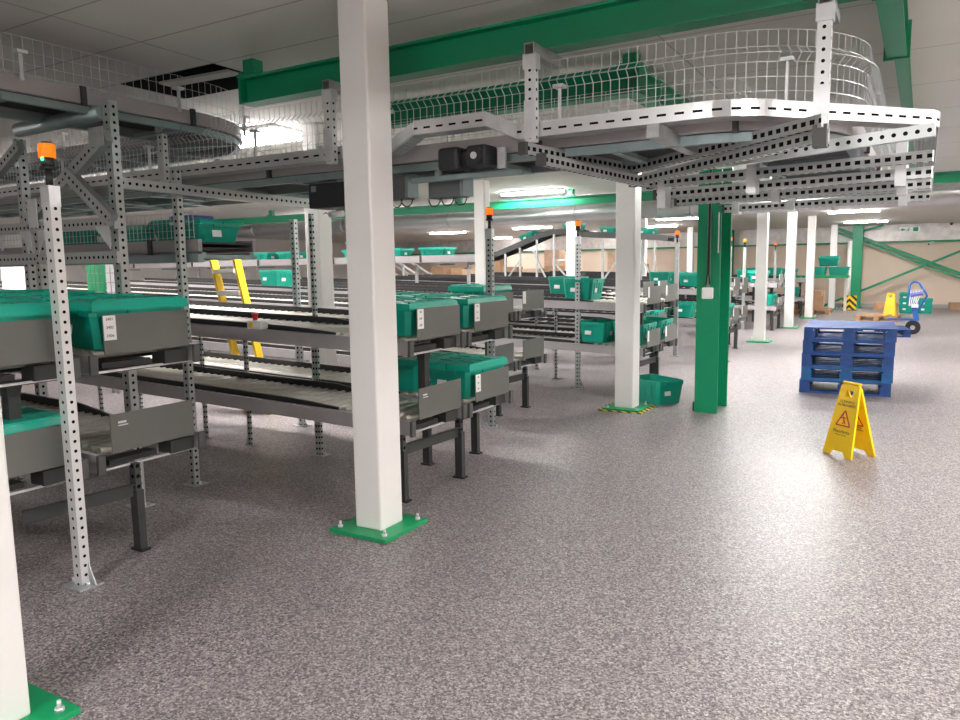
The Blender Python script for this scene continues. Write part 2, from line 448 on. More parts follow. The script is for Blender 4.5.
# ------------------------------------------------------------------ roof beams (I sections)
def ibeam(name, p0, p1, h, w, label, stubs=(), group='green roof beams', endplate=False):
    p0, p1 = Vector(p0), Vector(p1); d, s, u = frame(p1-p0); t = thing(name, label, 'beam', p0, 0, group)
    q1 = p1-p0
    mb = MB(); up = Vector((0, 0, 1))
    mb.bar((0, 0, .008), q1+up*.008, w, .016); mb.bar(up*(h-.008), q1+up*(h-.008), w, .016); mb.bar(up*h/2, q1+up*h/2, .02, h-.03)
    mb.build('section', 'green', t)
    if endplate:
        MB().bar(up*h/2-d*.012, up*h/2+d*.012, w, h).build('end_plate', 'green', t)
        MB().bar(q1+up*h/2-d*.012, q1+up*h/2+d*.012, w*1.3, h*1.1).build('end_plate', 'green', t)
    for f in stubs:
        c = q1*f; zc = cz(p0.y+c.y)-p0.z
        m2 = MB(); m2.box((c.x, c.y, (h+zc)/2), (.1, .1, zc-h)); m2.box((c.x, c.y, h+.008), (.18, .16, .016)); m2.build('hanger_stub', 'green', t)
        for e in (-1, 1):
            MB().tube([(c.x+e*.07, c.y-.06, h+.012), (c.x+e*.07, c.y-.06, h+.035)], .012, 6).build('bolt', 'green', t)
    return t
ibeam('roof_beam', (-4.40, 4.1, 2.82), (-.26, 4.1, 2.84), .19, .14, 'long green roof beam across the top, nearest the camera', (.018,), endplate=True)
ibeam('roof_beam', (-4.1, 5.45, 2.83), (-1.82, 5.45, 2.83), .2, .14, 'green roof beam behind the wire guard, second from the camera', (.965,), endplate=True)
ibeam('roof_beam', (-1.9, 5.53, 2.85), (-1.9, 8.46, 2.85), .17, .15, 'short green roof beam running back to the green steel column')
ibeam('roof_beam', (-.2, .6, 2.83), (-.2, 5.4, 2.83), .2, .11, 'green roof beam at top right pointing away from the camera', endplate=True)
ibeam('roof_beam', (-.18, 5.45, 2.84), (-.18, 13.1, 2.84), .15, .07, 'thinner green roof beam beyond the end plate at top right')
ibeam('roof_beam', (-16, 13.2, 2.73), (4.5, 13.2, 2.73), .16, .12, 'far green roof beam running just above the round duct', (.12, .38, .5, .62, .78))

# ------------------------------------------------------------------ round duct
t = thing('air_duct', 'long round galvanised duct under the ceiling across the hall', 'duct', (0, 14.05, 2.635))
mb = MB(); mb.tube([(-17, 0, 0), (5, 0, 0)], .165, 28); mb.build('pipe', 'duct', t)
for x in (-15, -12, -9, -6, -4.3, -3.7, -1.35, 1.3, 4):
    MB().tube([(x-.02, 0, 0), (x+.02, 0, 0)], .173, 28).build('joint_ring', 'galv', t)
for x in (-13, -7.8, -2.4, .5):
    MB().box((x, 0, (cz(14)-2.635+.16)/2), (.02, .01, cz(14)-2.635-.16)).build('hanger_strap', 'galv', t)

# ------------------------------------------------------------------ ceiling lights
def light(x, y, lx, ly, label, rz=0., round_=False):
    z = cz(y)
    t = thing('ceiling_light', label, 'ceiling light', (x, y, z), rz, 'ceiling lights')
    MB().box((0, 0, -.018), (lx+.03, ly+.03, .034)).build('housing', 'white', t, bevel=.008)
    MB().box((0, 0, -.05), (lx, ly, .03)).build('diffuser', 'lamp', t, bevel=.012)
    return t
light(-6.5, 6.12, 1.22, .6, 'bright square ceiling light above wire guard left of large white column')
light(-6.45, 12.95, 1.24, .2, 'long ceiling light above centre, in front of the far green beam')
light(-6.1, 21.5, 1.15, .2, 'long ceiling light seen just left of the green steel column top')
light(-1.6, 21.8, 1.2, .2, 'nearer of two tube lights at right above stacked blue pallets')
light(-1.6, 26.5, 1.2, .2, 'farther of two tube lights at right above stacked blue pallets')
light(-15.1, 23.4, 1.4, .22, 'far oval ceiling light above the white stair rails')
light(-11.3, 22.7, 1.35, .22, 'far tube light beside the second amber beacon from left')
light(-15.6, 28.0, 1.3, .22, 'far tube light low behind first beacon of the middle')
light(-11.2, 27.2, 1.3, .22, 'far small tube light above the raised far conveyor')
light(-7.6, 24.6, 1.2, .2, 'far small tube light right of the raised conveyor')
# unseen lights added beside and behind the view to light the hall
for i, (x, y) in enumerate([(2.3, 1.5), (2.3, 6.3), (2.3, 12.9), (2.3, 18), (6, 4), (6, 15), (-1.6, -2.4), (-11.5, 4.2), (-18, 3), (-19, 6), (2.3, 24)]):
    light(x, y, 1.22, .6 if y < 10 else .3, 'ceiling light out of view overhead, added to light the hall')
for x, y in [(-9, 9.5), (-11.3, 8), (-14, 9.5), (-6.4, 15), (-9, 15), (-11.3, 15), (-14, 15), (-3.6, 17.5), (-1.6, 17.5), (-1.6, 12.95), (-1.6, 11)]:  # more added lights, set where they stay hidden, to brighten the background
    light(x, y, 1.2, .3, 'ceiling light added to brighten the hall, hidden behind the duct or the overhead conveyors')

# ------------------------------------------------------------------ punched uprights
def upright(p, h, label, name='upright', w=.06, d=.045, mat='strut', base=True, group=None, holes='03', parent=None):
    t = thing(name, label, 'upright', p, 0, group) if parent is None else parent
    b = MB().bar((0, 0, .006), (0, 0, h), w, d, up=(0, 1, 0), holes=holes, u0=.02); b.build('profile', mat, t)
    if base:
        k = MB(); k.box((0, 0, .004), (w+.09, d+.075, .008)); k.build('foot_plate', 'galv', t)
        for e in (-1, 1):
            MB().tube([(e*(w/2+.03), 0, .008), (e*(w/2+.03), 0, .03)], .009, 6).build('bolt', 'galvl', t)
    return t

def beacon_parts(t, z, s=1.):
    mb = MB(); mb.tube([(0, 0, z), (0, 0, z+0.0774)], .02*s, 12); mb.tube([(0, 0, z+0.0774), (0, 0, z+0.0903)], .046*s, 18); mb.build('beacon_stem', 'black', t)
    mb = MB(); mb.tube([(0, 0, z+0.0903), (0, 0, z+0.1333)], .036*s, 18); mb.build('beacon_collar', 'motor', t)
    if s > .795: MB().box((.012*s, -.038*s, z+0.1247), (.014, .006, .014)).build('status_led', 'greenled', t)
    mb = MB(); mb.tube([(0, 0, z+0.1333), (0, 0, z+0.1935), (0, 0, z+0.19952)], [.043*s, .043*s, .036*s], 20)
    for k in range(14):
        a = 2*PI*k/14; mb.box((math.cos(a)*.043*s, math.sin(a)*.043*s, z+0.1634), (.006, .006, .062), Matrix.Rotation(a, 3, 'Z'))
    mb.build('beacon_lens', 'beacon', t)
    MB().tube([(0, 0, z+0.19952), (0, 0, z+0.2064)], .03*s, 14).build('beacon_cap', 'black', t)

POSTS = [(2.13, 'punched galvanised post with amber beacon in front of the nearest grey end stops at left'),
         (6.42, 'punched post with amber beacon at centre left, beside teal lidded tote end stops'),
         (9.005, 'punched post with amber beacon standing left of the hazard-taped white column'),
         (10.6, 'punched post with amber beacon mostly hidden behind the hazard-taped white column'),
         (12.94, 'slim beacon post just left of the green steel column'),
         (17.1, 'slim beacon post right beside the green steel column edge'),
         (18.66, 'slim distant beacon post left of the nearer right white column'),
         (23.0, 'most distant beacon post, between the two far right white columns')]
for i, (y, l) in enumerate(POSTS):
    t = thing('beacon_post', l, 'beacon post', (-3.83 if 8.9 < y < 9.1 else -3.66, y, 0), 0, 'amber beacon posts')
    hh = 2.02 if i == 0 else 1.97
    b = MB().bar((0, 0, .006), (0, 0, hh), .066, .05 if i != 2 else .03, up=(0, 1, 0), holes='03', u0=.02); b.build('profile', ('strutw' if i == 0 else 'strut') if i < 3 else 'galv', t)
    MB().box((0, 0, .004), (.16, .13, .008)).build('foot_plate', 'galv', t)
    if i < 3:
        g = MB().prism([(0, 0), (.06, 0), (0, .12)], .006, Matrix.Translation((.03, .02, .008)) @ Matrix.Rotation(R(90), 4, 'X')); g.build('gusset', 'galv', t)
        for e in (-1, 1):
            MB().tube([(e*.062, -.01, .008), (e*.062, -.01, .032)], .009, 6).build('bolt', 'galvl', t)
        MB().box((0, 0, hh-.05), (.072, .056, .1)).build('top_bracket', 'galvl', t)
    beacon_parts(t, hh, .8 if i == 0 else .79)
# ------------------------------------------------------------------ roller lanes
SL = .03
LOW, UP = .47, 1.015                      # underside of the side rail at the lane end
def make_deck(t, name, z0, L, nroll, full, pitch=.09, merge_pitch=.09):
    """one sloped roller deck as a part of the lane; rollers, rails and guides are its sub-parts"""
    def pt(x, y, z): return Vector((x, y, z0+z-SL*x))
    mb = MB()
    for k in range(int(L/1.5)+1):
        x = -.35-1.5*k
        mb.bar(pt(x, -.31, .03), pt(x, .31, .03), .04, .03)
    bed = mb.build(name, 'dark', t)
    for s in (-1, 1):
        MB().bar(pt(-.012, s*.33, .05), pt(-L, s*.33, .05), .036, .1).build('side_rail', 'rail', bed)
        MB().bar(pt(0.012, s*.33, .048), pt(-.012, s*.33, .048), .046, .112).build('end_cap', 'cap', bed, bevel=.006)
        g = MB(); zg = .13 if s > 0 else .108; pts = [(-.7, .085), (-.95, .1), (-1.2, zg), (-L, zg)]
        for (xa, za), (xb, zb) in zip(pts, pts[1:]):
            g.bar(pt(xa, s*.285, za), pt(xb, s*.285, zb), .022, .055)
        g.build('guide_rail', 'black', bed)
    # rollers
    x = -.12; made = 0; proto = None; mb = MB()
    while x > -L+.1:
        if made < nroll:
            if proto is None:
                r = MB().tube([(0, -.262, 0), (0, .262, 0)], .024, 10 if full else 8)
                proto = r.build('roller', 'roller', bed); o = proto
            else:
                o = proto.copy(); C.objects.link(o); o.parent = bed
            o.location = pt(x, 0, .09); made += 1; x -= pitch
        else:
            mb.tube([pt(x, -.262, .09), pt(x, .262, .09)], .024, 6); x -= merge_pitch
    if mb.v: mb.build('roller_bed', 'roller', bed, kind='stuff')
    MB().bar(pt(-.07, -.31, -.005), pt(-.07, .31, -.005), .016, .012).build('tie_bar', 'galvl', bed)
    if full:
        MB().box(pt(-.1, .22, .035), (.12, .16, .075)).build('stop_bracket', 'dark', bed)
        MB().box(pt(-.1, -.1, .03), (.1, .3, .03)).build('stop_bracket', 'black', bed)
    return bed

def stop_plate(t, z0, card, full, texts=None, mark=False, cardw=.072, miss=False):
    p = MB().box((.012, 0, z0+.1+.107), (.006, .54, .215)).build('stop_plate', 'plate', t, bevel=.002 if full else 0)
    if card:
        y = -.27+cardw/2+.003
        c = MB().box((.0165, y, z0+.1+.143), (.0016, cardw, .134)).build('number_card', 'paper', p)
        if texts:
            for k, tx in enumerate(texts):
                lettering(p, tx, .022, 'ink', Matrix.Translation((.0175, y, z0+.1+.19-.045*k)) @ Matrix.Rotation(R(90), 4, 'Z') @ Matrix.Rotation(R(90), 4, 'X'), 'number')
    if mark:
        c = MB()
        c.box((.0165, -.2, z0+.1+.165), (.001, .05, .012)); c.box((.0165, -.195, z0+.1+.148), (.001, .06, .006))
        c.build('sticker', 'galvl', p)
    return p

def lane(name, xe, yc, L, label, nroll, full, upcard, lowcard, legs, texts=None, mark=False, posts=True, merge=.075, dz=0.):
    lo, hi = LOW+dz, UP+dz
    t = thing(name, label, 'roller lane', (xe, yc, 0), 0, 'two-deck roller lanes')
    make_deck(t, 'lower_deck', lo, L, nroll, full, merge_pitch=merge)
    make_deck(t, 'upper_deck', hi, L, nroll, full, merge_pitch=merge)
    stop_plate(t, hi, upcard, full, texts); stop_plate(t, lo, lowcard, full, texts if lowcard else None, mark)
    # front legs: slim upper sleeve and thicker foot section
    for x, dy in (legs[:1] if name == 'roller_lane' and len(legs) > 1 and legs[1][1] < -.5 else legs):
        b = MB(); zz = lo-SL*x
        b.bar((x, dy, .3), (x, dy, zz), .05, .036, up=(0, 1, 0), holes='03', u0=.01); b.build('leg', 'legd', t)
        b = MB(); b.bar((x+.004, dy, .012), (x+.004, dy, .36), .062, .046, up=(0, 1, 0)); b.build('leg_sleeve', 'dark', t)
        b = MB().box((x+.004, dy, .007), (.1, .06, .014)); b.build('foot', 'black', t)
    if len(legs) > 1:
        (xa, ya), (xb, yb) = legs[0], legs[1]
        b = MB(); b.bar((xa, ya, .36), (xb, yb, .36), .012, .075); b.bar((xa+.01, ya, .393), (xb+.01, yb, .393), .03, .008); b.build('cross_brace', 'dark', t)
    # post carrying the upper deck off the lower one
    b = MB(); dy = .1 if nm in 'AC' else -.02
    if nm in 'BD': b.v = []
    b.loft([[(-.2+a*f, dy+c*f, z) for a, c in ((-.03, -.03), (.03, -.03), (.03, .03), (-.03, .03))] for z, f in ((lo+.11, 1.), (hi-.08, 1.), (hi-.015, 1.4))])
    if nm in 'AC': b.build('deck_post', 'dark', t)
    b = MB(); b.bar((-.2, -.33, hi-.015), (-.2, .33, hi-.015), .07, .025); b.build('cross_beam', 'dark', t)
    # galvanised punched legs further back
    for x in posts or ():
        z = hi-SL*x
        b = MB(); b.bar((x, .366, .006), (x, .366, z), .04, .022, up=(0, 1, 0), holes='03', u0=.02); b.build('rear_leg', 'strut', t)
        MB().box((x, .366, .005), (.1, .03, .01)).build('foot_plate', 'galv', t)
    return t

XA, XC = -3.79, -2.92
LANES = []
desc = {
 (0, 'A'): 'nearest two-deck roller lane at far left, dark end stops behind beacon post',
 (0, 'B'): 'two-deck roller lane with 2401 number card, just right of nearest beacon post',
 (0, 'C'): 'two-deck roller lane ending right behind the large white column',
 (0, 'D'): 'two-deck roller lane with lidded tote low, second right of large white column',
 (1, 'A'): 'two-deck roller lane end half hidden behind the teal tote lane, centre',
 (1, 'B'): 'two-deck roller lane end with white card, right of the centre beacon post',
 (1, 'C'): 'two-deck roller lane reaching behind hazard-taped white column, nearer of its pair',
 (1, 'D'): 'two-deck roller lane ending just right of hazard-taped white column, farther of its pair'}
nth = ['', '', 'third', 'fourth', 'fifth']
for g in range(5):
    for nm, yc, xe in (('A', 1.93, XA), ('B', 2.69, XA), ('C', 4.37, XC), ('D', 5.12, XC)):
        y = yc+4.92*g
        if g <= 1: l = desc[(g, nm)]
        else: l = 'distant two-deck roller lane, %s lane of the %s bank counted from the camera' % (dict(A='first', B='second', C='third', D='fourth')[nm], nth[g])
        nroll = {0: 56, 1: 36}.get(g, 0)
        legs = {'A': [(-.14, -.2)], 'B': [(-.05, -.1), (-.12, -.7)], 'C': [(-.1, -.33), (-.06, .35)], 'D': [(-.34, .3), (-.5, -.2)]}[nm]
        if g == 1 and nm == 'A': legs = [(-.1, .1)]
        posts = [-1.52, -2.35, -2.95, -4.6, -6.3] if nm in 'AC' else [-2.2, -5]
        if nm == 'A': posts = [-3., -5.]
        tx = {(0, 'B'): ['2401', '2402', '2406'], (0, 'C'): ['24', '247', '249'], (0, 'D'): ['24', '25', '26']}.get((g, nm))
        t = lane('roller_lane', xe, y, 10.5 if g < 2 else 8.5, l, nroll, g < 2, nm in 'BCD' and not (g == 0 and nm == 'A'), (nm == 'D' or (nm in 'AC' and g >= 1)), legs, tx, nm in 'BC' and g == 0, posts, .09 if g < 2 else .18, .045 if g == 0 and nm in 'AB' else 0.)
        LANES.append(t)

# tall uprights and frame carrying the overhead conveyors at left
G_UP = 'punched uprights under the overhead conveyors'
upright((-4.58, 3.1, 0), 2.70, 'tall punched upright at left carrying the high curved conveyor', group=G_UP, w=.072, d=.06)
upright((-5.66, 3.1, 0), 2.56, 'tall punched upright at far left behind the nearest beacon', group=G_UP, w=.06, d=.06)
upright((-4.67, 3.64, 0), 2.32, 'dark-faced punched upright right of the 2401 card lane, from floor to overhead beam', group=G_UP, w=.055, d=.05)
upright((-4.42, 4.748, 0), 2.06, 'slim punched upright left of large white column under black motor box', group=G_UP, w=.04, d=.024)
upright((-5.45, 5.6, 0), 2.1, 'slim punched upright next to the yellow steps', group=G_UP, w=.06, d=.05)
t = thing('braced_gantry', 'punched steel gantry with diagonal braces at left below the overhead conveyor', 'gantry', (-4.52, 3.06, 0))
for z, zn in ((1.93, 'cross_beam'), (1.71, 'cross_beam')):
    MB().bar((-2.6, -.02, z), (.02, -.02, z-.01), .045, .075, holes='1').build(zn, 'strut', t)
MB().bar((-1.0, -.03, 1.97), (.0, -.03, 2.47), .05, .085, holes='1').build('diagonal_brace', 'strut', t)
MB().bar((-.44, -.05, 2.27), (.02, -.05, 1.93), .05, .085, holes='1').build('diagonal_brace', 'strut', t)
MB().bar((-1.6, -.03, 2.2), (-1.0, -.03, 2.5), .05, .07, holes='1').build('diagonal_brace', 'strut', t)
for x in (-.93, -.84, -.02):
    s = -1 if x != -.84 else 1
    MB().prism([(0, 0), (s*.15, 0), (0, -.15)], .006, Matrix.Translation((x, -.05, 1.9)) @ Matrix.Rotation(R(90), 4, 'X')).build('gusset', 'galvl', t)
MB().box((-.88, -.055, 2.02), (.11, .008, .2)).build('splice_plate', 'galvl', t)
MB().box((-.06, -.07, 2.46), (.15, .008, .12)).build('splice_plate', 'galv', t)
MB().bar((-.885, -.02, 1.3), (-.885, -.02, 1.9), .055, .05, up=(0, 1, 0), holes='03').build('short_post', 'strut', t)
MB().tube([(-1.1, .02, 2.62), (-.1, .02, 2.63)], .05, 14).build('round_tie', 'channel', t)
# beam from upright to upright, pointing away from the camera
o = MB().bar((-4.62, 3.14, 2.19), (-4.5, 5.0, 2.15), .05, .07, holes='1').build('support_beam', 'strut')
tag(o, 'punched beam running back along the uprights to the black motor box', 'beam')

# ------------------------------------------------------------------ overhead conveyors
def conveyor(name, label, path, z, half=.3, band=.12, tie=.9, legs=(), channel=True, rollers=True):
    """path: centre line at z = underside of the side bands"""
    P = [Vector((p[0], p[1], z)) for p in path]
    t = thing(name, label, 'conveyor', P[0]); O = P[0]; Q = [p-O for p in P]
    for s, n in ((1, 'side_band'), (-1, 'side_band')):
        MB().sweep(Q, .035, 0, band, lat=s*half).build(n, 'band', t)
    MB().sweep(Q, half*2-.05, band-.035, band-.02).build('belt', 'belt', t)
    MB().sweep(Q, half*2-.06, .02, .03).build('return_belt', 'belt', t)
    if channel:
        for s in (1, -1):
            MB().sweep(Q, .045, -.052, -.006, lat=s*(half-.03)).build('under_channel', 'channel', t)
    for p, q in zip(resample(Q, tie), [None]+resample(Q, tie)):
        if q is None: continue
        d = (p-q).normalized(); n = Vector((d.y, -d.x, 0))
        MB().bar(p+n*(half)-Vector((0, 0, .04)), p-n*(half)-Vector((0, 0, .04)), .05, .03).build('cross_tie', 'channel', t)
    for p, q in zip(resample(Q, tie*1.35), [None]+resample(Q, tie*1.35)):
        if q is None: continue
        d = (p-q).normalized(); n = Vector((d.y, -d.x, 0))
        k = MB(); k.box(p+n*(half+.028)+Vector((0, 0, band*.5)), (.03, .03, .12)); k.build('guard_clamp', 'dark', t)
    for x, y, zl in legs:
        MB().bar(Vector((x, y, 0))-Vector((0, 0, z))-Vector((O.x, O.y, 0)), Vector((x-O.x, y-O.y, -.04)), .05, .05, up=(0, 1, 0)).build('leg', 'rail', t)
    return t

def guard(label, path, z0, z1, step=.05, rows=None, kink=True, t=.0036, clamps=1.2, lean=0.):
    """welded wire guard panel following a path; verticals carry a V fold near the top"""
    P = [Vector((p[0], p[1], 0)) for p in path]; O = Vector((P[0].x, P[0].y, z0))
    root = thing('wire_guard', label, 'wire guard', O, 0, 'wire guards')
    fine = resample(P, step); N = normals(fine); H = z1-z0; mb = MB()
    kz = [(0, 0), (H*.58, 0), (H*.68, .042), (H*.78, 0), (H, 0)] if kink else [(0, 0), (H, 0)]
    for p, n in zip(fine, N):
        n = n.normalized()
        mb.wire([p-O+n*(a+lean*zz)+Vector((0, 0, z0+zz)) for zz, a in kz], t)
    zs = rows or [0.01, H*.19, H*.38, H*.58, H*.68, H*.78, H]
    for zz in zs:
        a = .042 if kink and abs(zz-H*.68) < 1e-6 else 0
        line = [p-O+n.normalized()*(a+lean*zz+.003)+Vector((0, 0, z0+zz)) for p, n in zip(fine, N)]
        mb.wire(line, t*.8)
    mb.build('mesh_panel', 'wire', root)
    cl = resample(P, clamps)
    for p in cl[1:]:
        k = MB(); q = p-O+Vector((0, 0, z0))
        k.bar(q+Vector((0, 0, -.03)), q+Vector((0, 0, H*.62)), .012, .022); k.box(q+Vector((0, 0, H*.6)), (.06, .06, .018)); k.build('guard_post', 'galvl', root)
    return root

# K1: high conveyor coming from the left, turning away
k1 = [(-5.0, -1.2), (-5.0, 3.85)]+[(v.x, v.y) for v in arc((-5.7, 3.85), .7, 0, 90, 12, 0)[1:]]+[(-10.5, 4.55)]
conveyor('overhead_conveyor', 'high conveyor at top left curving away below the open ceiling hatch', k1, 2.675, .3, .095, .62)
k1o = [(-4.66, .4), (-4.66, 3.85)]+[(v.x, v.y) for v in arc((-5.7, 3.85), 1.04, 0, 90, 16, 0)[1:]]+[(-8, 4.89)]
guard('wire guard on the camera side of the high curved conveyor, top left', k1o, 2.77, 2.99, .06, rows=[.01, .07, .14, .22], kink=False, t=.0028, clamps=1.1)
k1i = [(-5.36, .4), (-5.36, 3.85)]+[(v.x, v.y) for v in arc((-5.7, 3.85), .34, 0, 90, 8, 0)[1:]]+[(-8, 4.19)]
guard('wire guard on the far side of the high curved conveyor, top left', k1i, 2.77, 2.95, .06, rows=[.01, .07, .14, .18], kink=False, t=.0028, clamps=1.3)
# K2: overhead conveyor along the front, bending away at right
k2 = [(-9.5, 4.32), (-1.05, 4.32)]+[(v.x, v.y) for v in arc((-1.05, 4.72), .4, -90, 0, 12, 0)[1:]]+[(-.65, 8.05)]
conveyor('overhead_conveyor', 'overhead belt conveyor crossing behind the bright cable tray and bending at right', k2, 2.27, .3, .1, .8)
k2o = [(-9, 3.97), (-1.05, 3.97)]+[(v.x, v.y) for v in arc((-1.05, 4.72), .75, -90, 0, 18, 0)[1:]]+[(-.3, 8.0)]
guard('tall bright wire guard along the cable tray, curving at top right', k2o, 2.38, 2.74, .05)
k2i = [(-9, 4.68), (-1.2, 4.68)]+[(v.x, v.y) for v in arc((-1.2, 4.88), .2, -90, 0, 6, 0)[1:]]+[(-1.0, 8.0)]
guard('wire guard behind the belt on the inner side of the bend', k2i, 2.38, 2.70, .09, t=.0026)

# cable tray in front of K2: punched side, woven wire floor, raised over the motor
TR = [(-9, 3.80, 2.305), (-2.86, 3.80, 2.305), (-2.68, 3.80, 2.395), (-2.18, 3.80, 2.395), (-1.98, 3.80, 2.305), (-1.0, 3.80, 2.305)]
TR += [tuple(v) for v in arc((-1.0, 4.25), .45, -90, -42, 9, 2.305)[1:]]+[tuple(v) for v in arc((-.20, 4.835), .24, -42, 0, 9, 2.305)]+[(.04, 8.8, 2.26)]
t = thing('cable_tray', 'bright slotted cable tray in front of the overhead conveyor, angled round the corner at right', 'cable tray', (-9, 3.8, 2.305))
O = Vector((-9, 3.8, 2.305)); Q = [Vector(p)-O for p in TR]
MB().sweep(Q, .006, 0, .072, lat=.0, holes=True).build('outer_side', 'tray', t)
MB().sweep(Q, .012, .068, .08, lat=-.004).build('rolled_edge', 'galvl', t)
MB().sweep(Q, .006, 0, .06, lat=-.12).build('inner_side', 'galv', t)
mb = MB()
for o_ in (-.012, -.03, -.048, -.066, -.084, -.102):
    L = offset(Q, o_); mb.wire(L, .004)
for k, (p, n) in enumerate(zip(resample(Q, .03), normals(resample(Q, .03)))):
    n = n.normalized(); mb.wirebox(p+Vector((0, 0, .004)), p-n*.118+Vector((0, 0, .004)), .004)
mb.build('wire_floor', 'galv', t)
for x0, x1 in ((-2.9, -2.66), (-2.3, -1.9)):
    a = [q for q in Q if x0-.02 <= q.x+O.x <= x1+.02]
    if len(a) > 1: MB().sweep(a, .004, .006, .066, lat=.006).build('joint_plate', 'galvl', t)

# hanger posts along the tray
for x, zt_, l in ((-4.95, 2.70, 'punched hanger post above the tray left of the bright square light'), (-3.30, 2.72, 'punched hanger post at the left edge of the large white column'), (-1.87, 2.72, 'punched hanger post in the middle of the wire guard'), (-.44, 2.76, 'large punched hanger post at the tray corner, top right')):
    zb = 2.19 if x > -1 else 2.27
    yy = 3.76 if x < -.5 else 3.90
    t = thing('hanger_post', l, 'hanger post', (x, yy, zb), 0, 'punched hanger posts')
    hh = zt_-zb
    MB().bar((0, 0, 0), (0, 0, hh), .06, .045, up=(0, 1, 0), holes='03').build('profile', 'strutw', t)
    MB().box((0, -.026, .12), (.066, .006, .2)).build('splice_plate', 'galvl', t)
    m = MB(); z = hh+.035
    for dx, dz in ((-.027, 0), (.027, 0)): m.bar((dx, -.03, z), (dx, .34, z), .005, .06)
    for dz in (-.028, .028): m.bar((0, -.03, z+dz), (0, .34, z+dz), .056, .005)
    m.build('square_tube', 'galv', t)
    MB().box((0, .0, hh-.03), (.075, .06, .08)).build('clamp', 'galvl', t)
    if x > -1: MB().box((0, -.01, -.01), (.062, .075, .1)).build('end_cap', 'cap', t)

# support struts below K2 and the bend
ST = [((-1.90, 3.70, 2.235), (-1.62, 4.75, 2.205), 'short slotted strut under the tray behind the middle hanger post'),
      ((-1.80, 3.72, 2.17), (-1.58, 4.85, 2.13), 'lower slotted strut below the middle hanger post, ending near the white column'),
      ((-1.19, 3.74, 2.26), (-1.10, 4.95, 2.225), 'plain channel strut under the tray running straight back', 'plain'),
      ((-1.68, 4.72, 2.20), (-.42, 3.86, 2.245), 'upper slotted diagonal strut from white column to corner hanger post'),
      ((-1.66, 4.80, 2.135), (-.42, 3.92, 2.19), 'lower slotted diagonal strut from white column to corner hanger post'),
      ((-1.02, 4.35, 2.155), (.02, 4.25, 2.215), 'light round-hole strut nearest below the tray corner', 'round'),
      ((-1.6, 4.95, 2.13), (.02, 4.72, 2.15), 'slotted strut below the bend, second from the tray corner'),
      ((-1.6, 5.1, 2.07), (.02, 4.86, 2.08), 'slotted strut below the bend, third from the tray corner'),
      ((-1.66, 5.75, 2.14), (.02, 5.55, 2.145), 'slotted strut below the bend, fourth from the tray corner'),
      ((-1.66, 5.8, 2.075), (.02, 5.65, 2.085), 'slotted strut below the bend, fifth from the tray corner'),
      ((-1.5, 6.5, 2.12), (.02, 6.4, 2.13), 'slotted strut below the bend, sixth from the tray corner'),
      ((-1.46, 6.5, 2.05), (.02, 6.42, 2.06), 'lowest slotted strut in front of the green steel column')]
BR = {'fourth from the tray corner': [(-.14, 5.62, 2.15)], 'sixth from the tray corner': [(-.15, 6.42, 2.13), (-1.35, 6.5, 2.13)], 'second from the tray corner': [(-1.5, 4.97, 2.1), (-.92, 4.87, 2.15)], 'third from the tray corner': [(-.13, 4.86, 2.14)], 'fifth from the tray corner': [(-.92, 5.73, 2.15)], 'lowest slotted strut in front of the green steel column': [(-.92, 6.46, 2.14)]}
for s in ST:
    a, b = Vector(s[0]), Vector(s[1]); kind = s[3] if len(s) > 3 else 'slot'
    t = thing('support_strut', s[2], 'strut', a, 0, 'struts under the overhead bend')
    if kind == 'plain': MB().bar((0, 0, 0), b-a, .065, .065).build('profile', 'galv', t)
    elif kind == 'round': MB().bar((0, 0, 0), b-a, .045, .062, holes='1').build('profile', 'strut', t)
    else:
        MB().bar((0, 0, .0), b-a, .046, .06, holes='01').build('profile', 'strutd', t)
        d = (b-a).normalized()
        MB().bar(d*-.004, d*.02, .052, .066).build('end_cap', 'cap', t)
    for w in BR.get(s[2].split(',')[-1].strip(), ()):
        q = Vector(w)-a; MB().box(q, (.055, .12, .26)).build('strut_bracket', 'galvl', t)
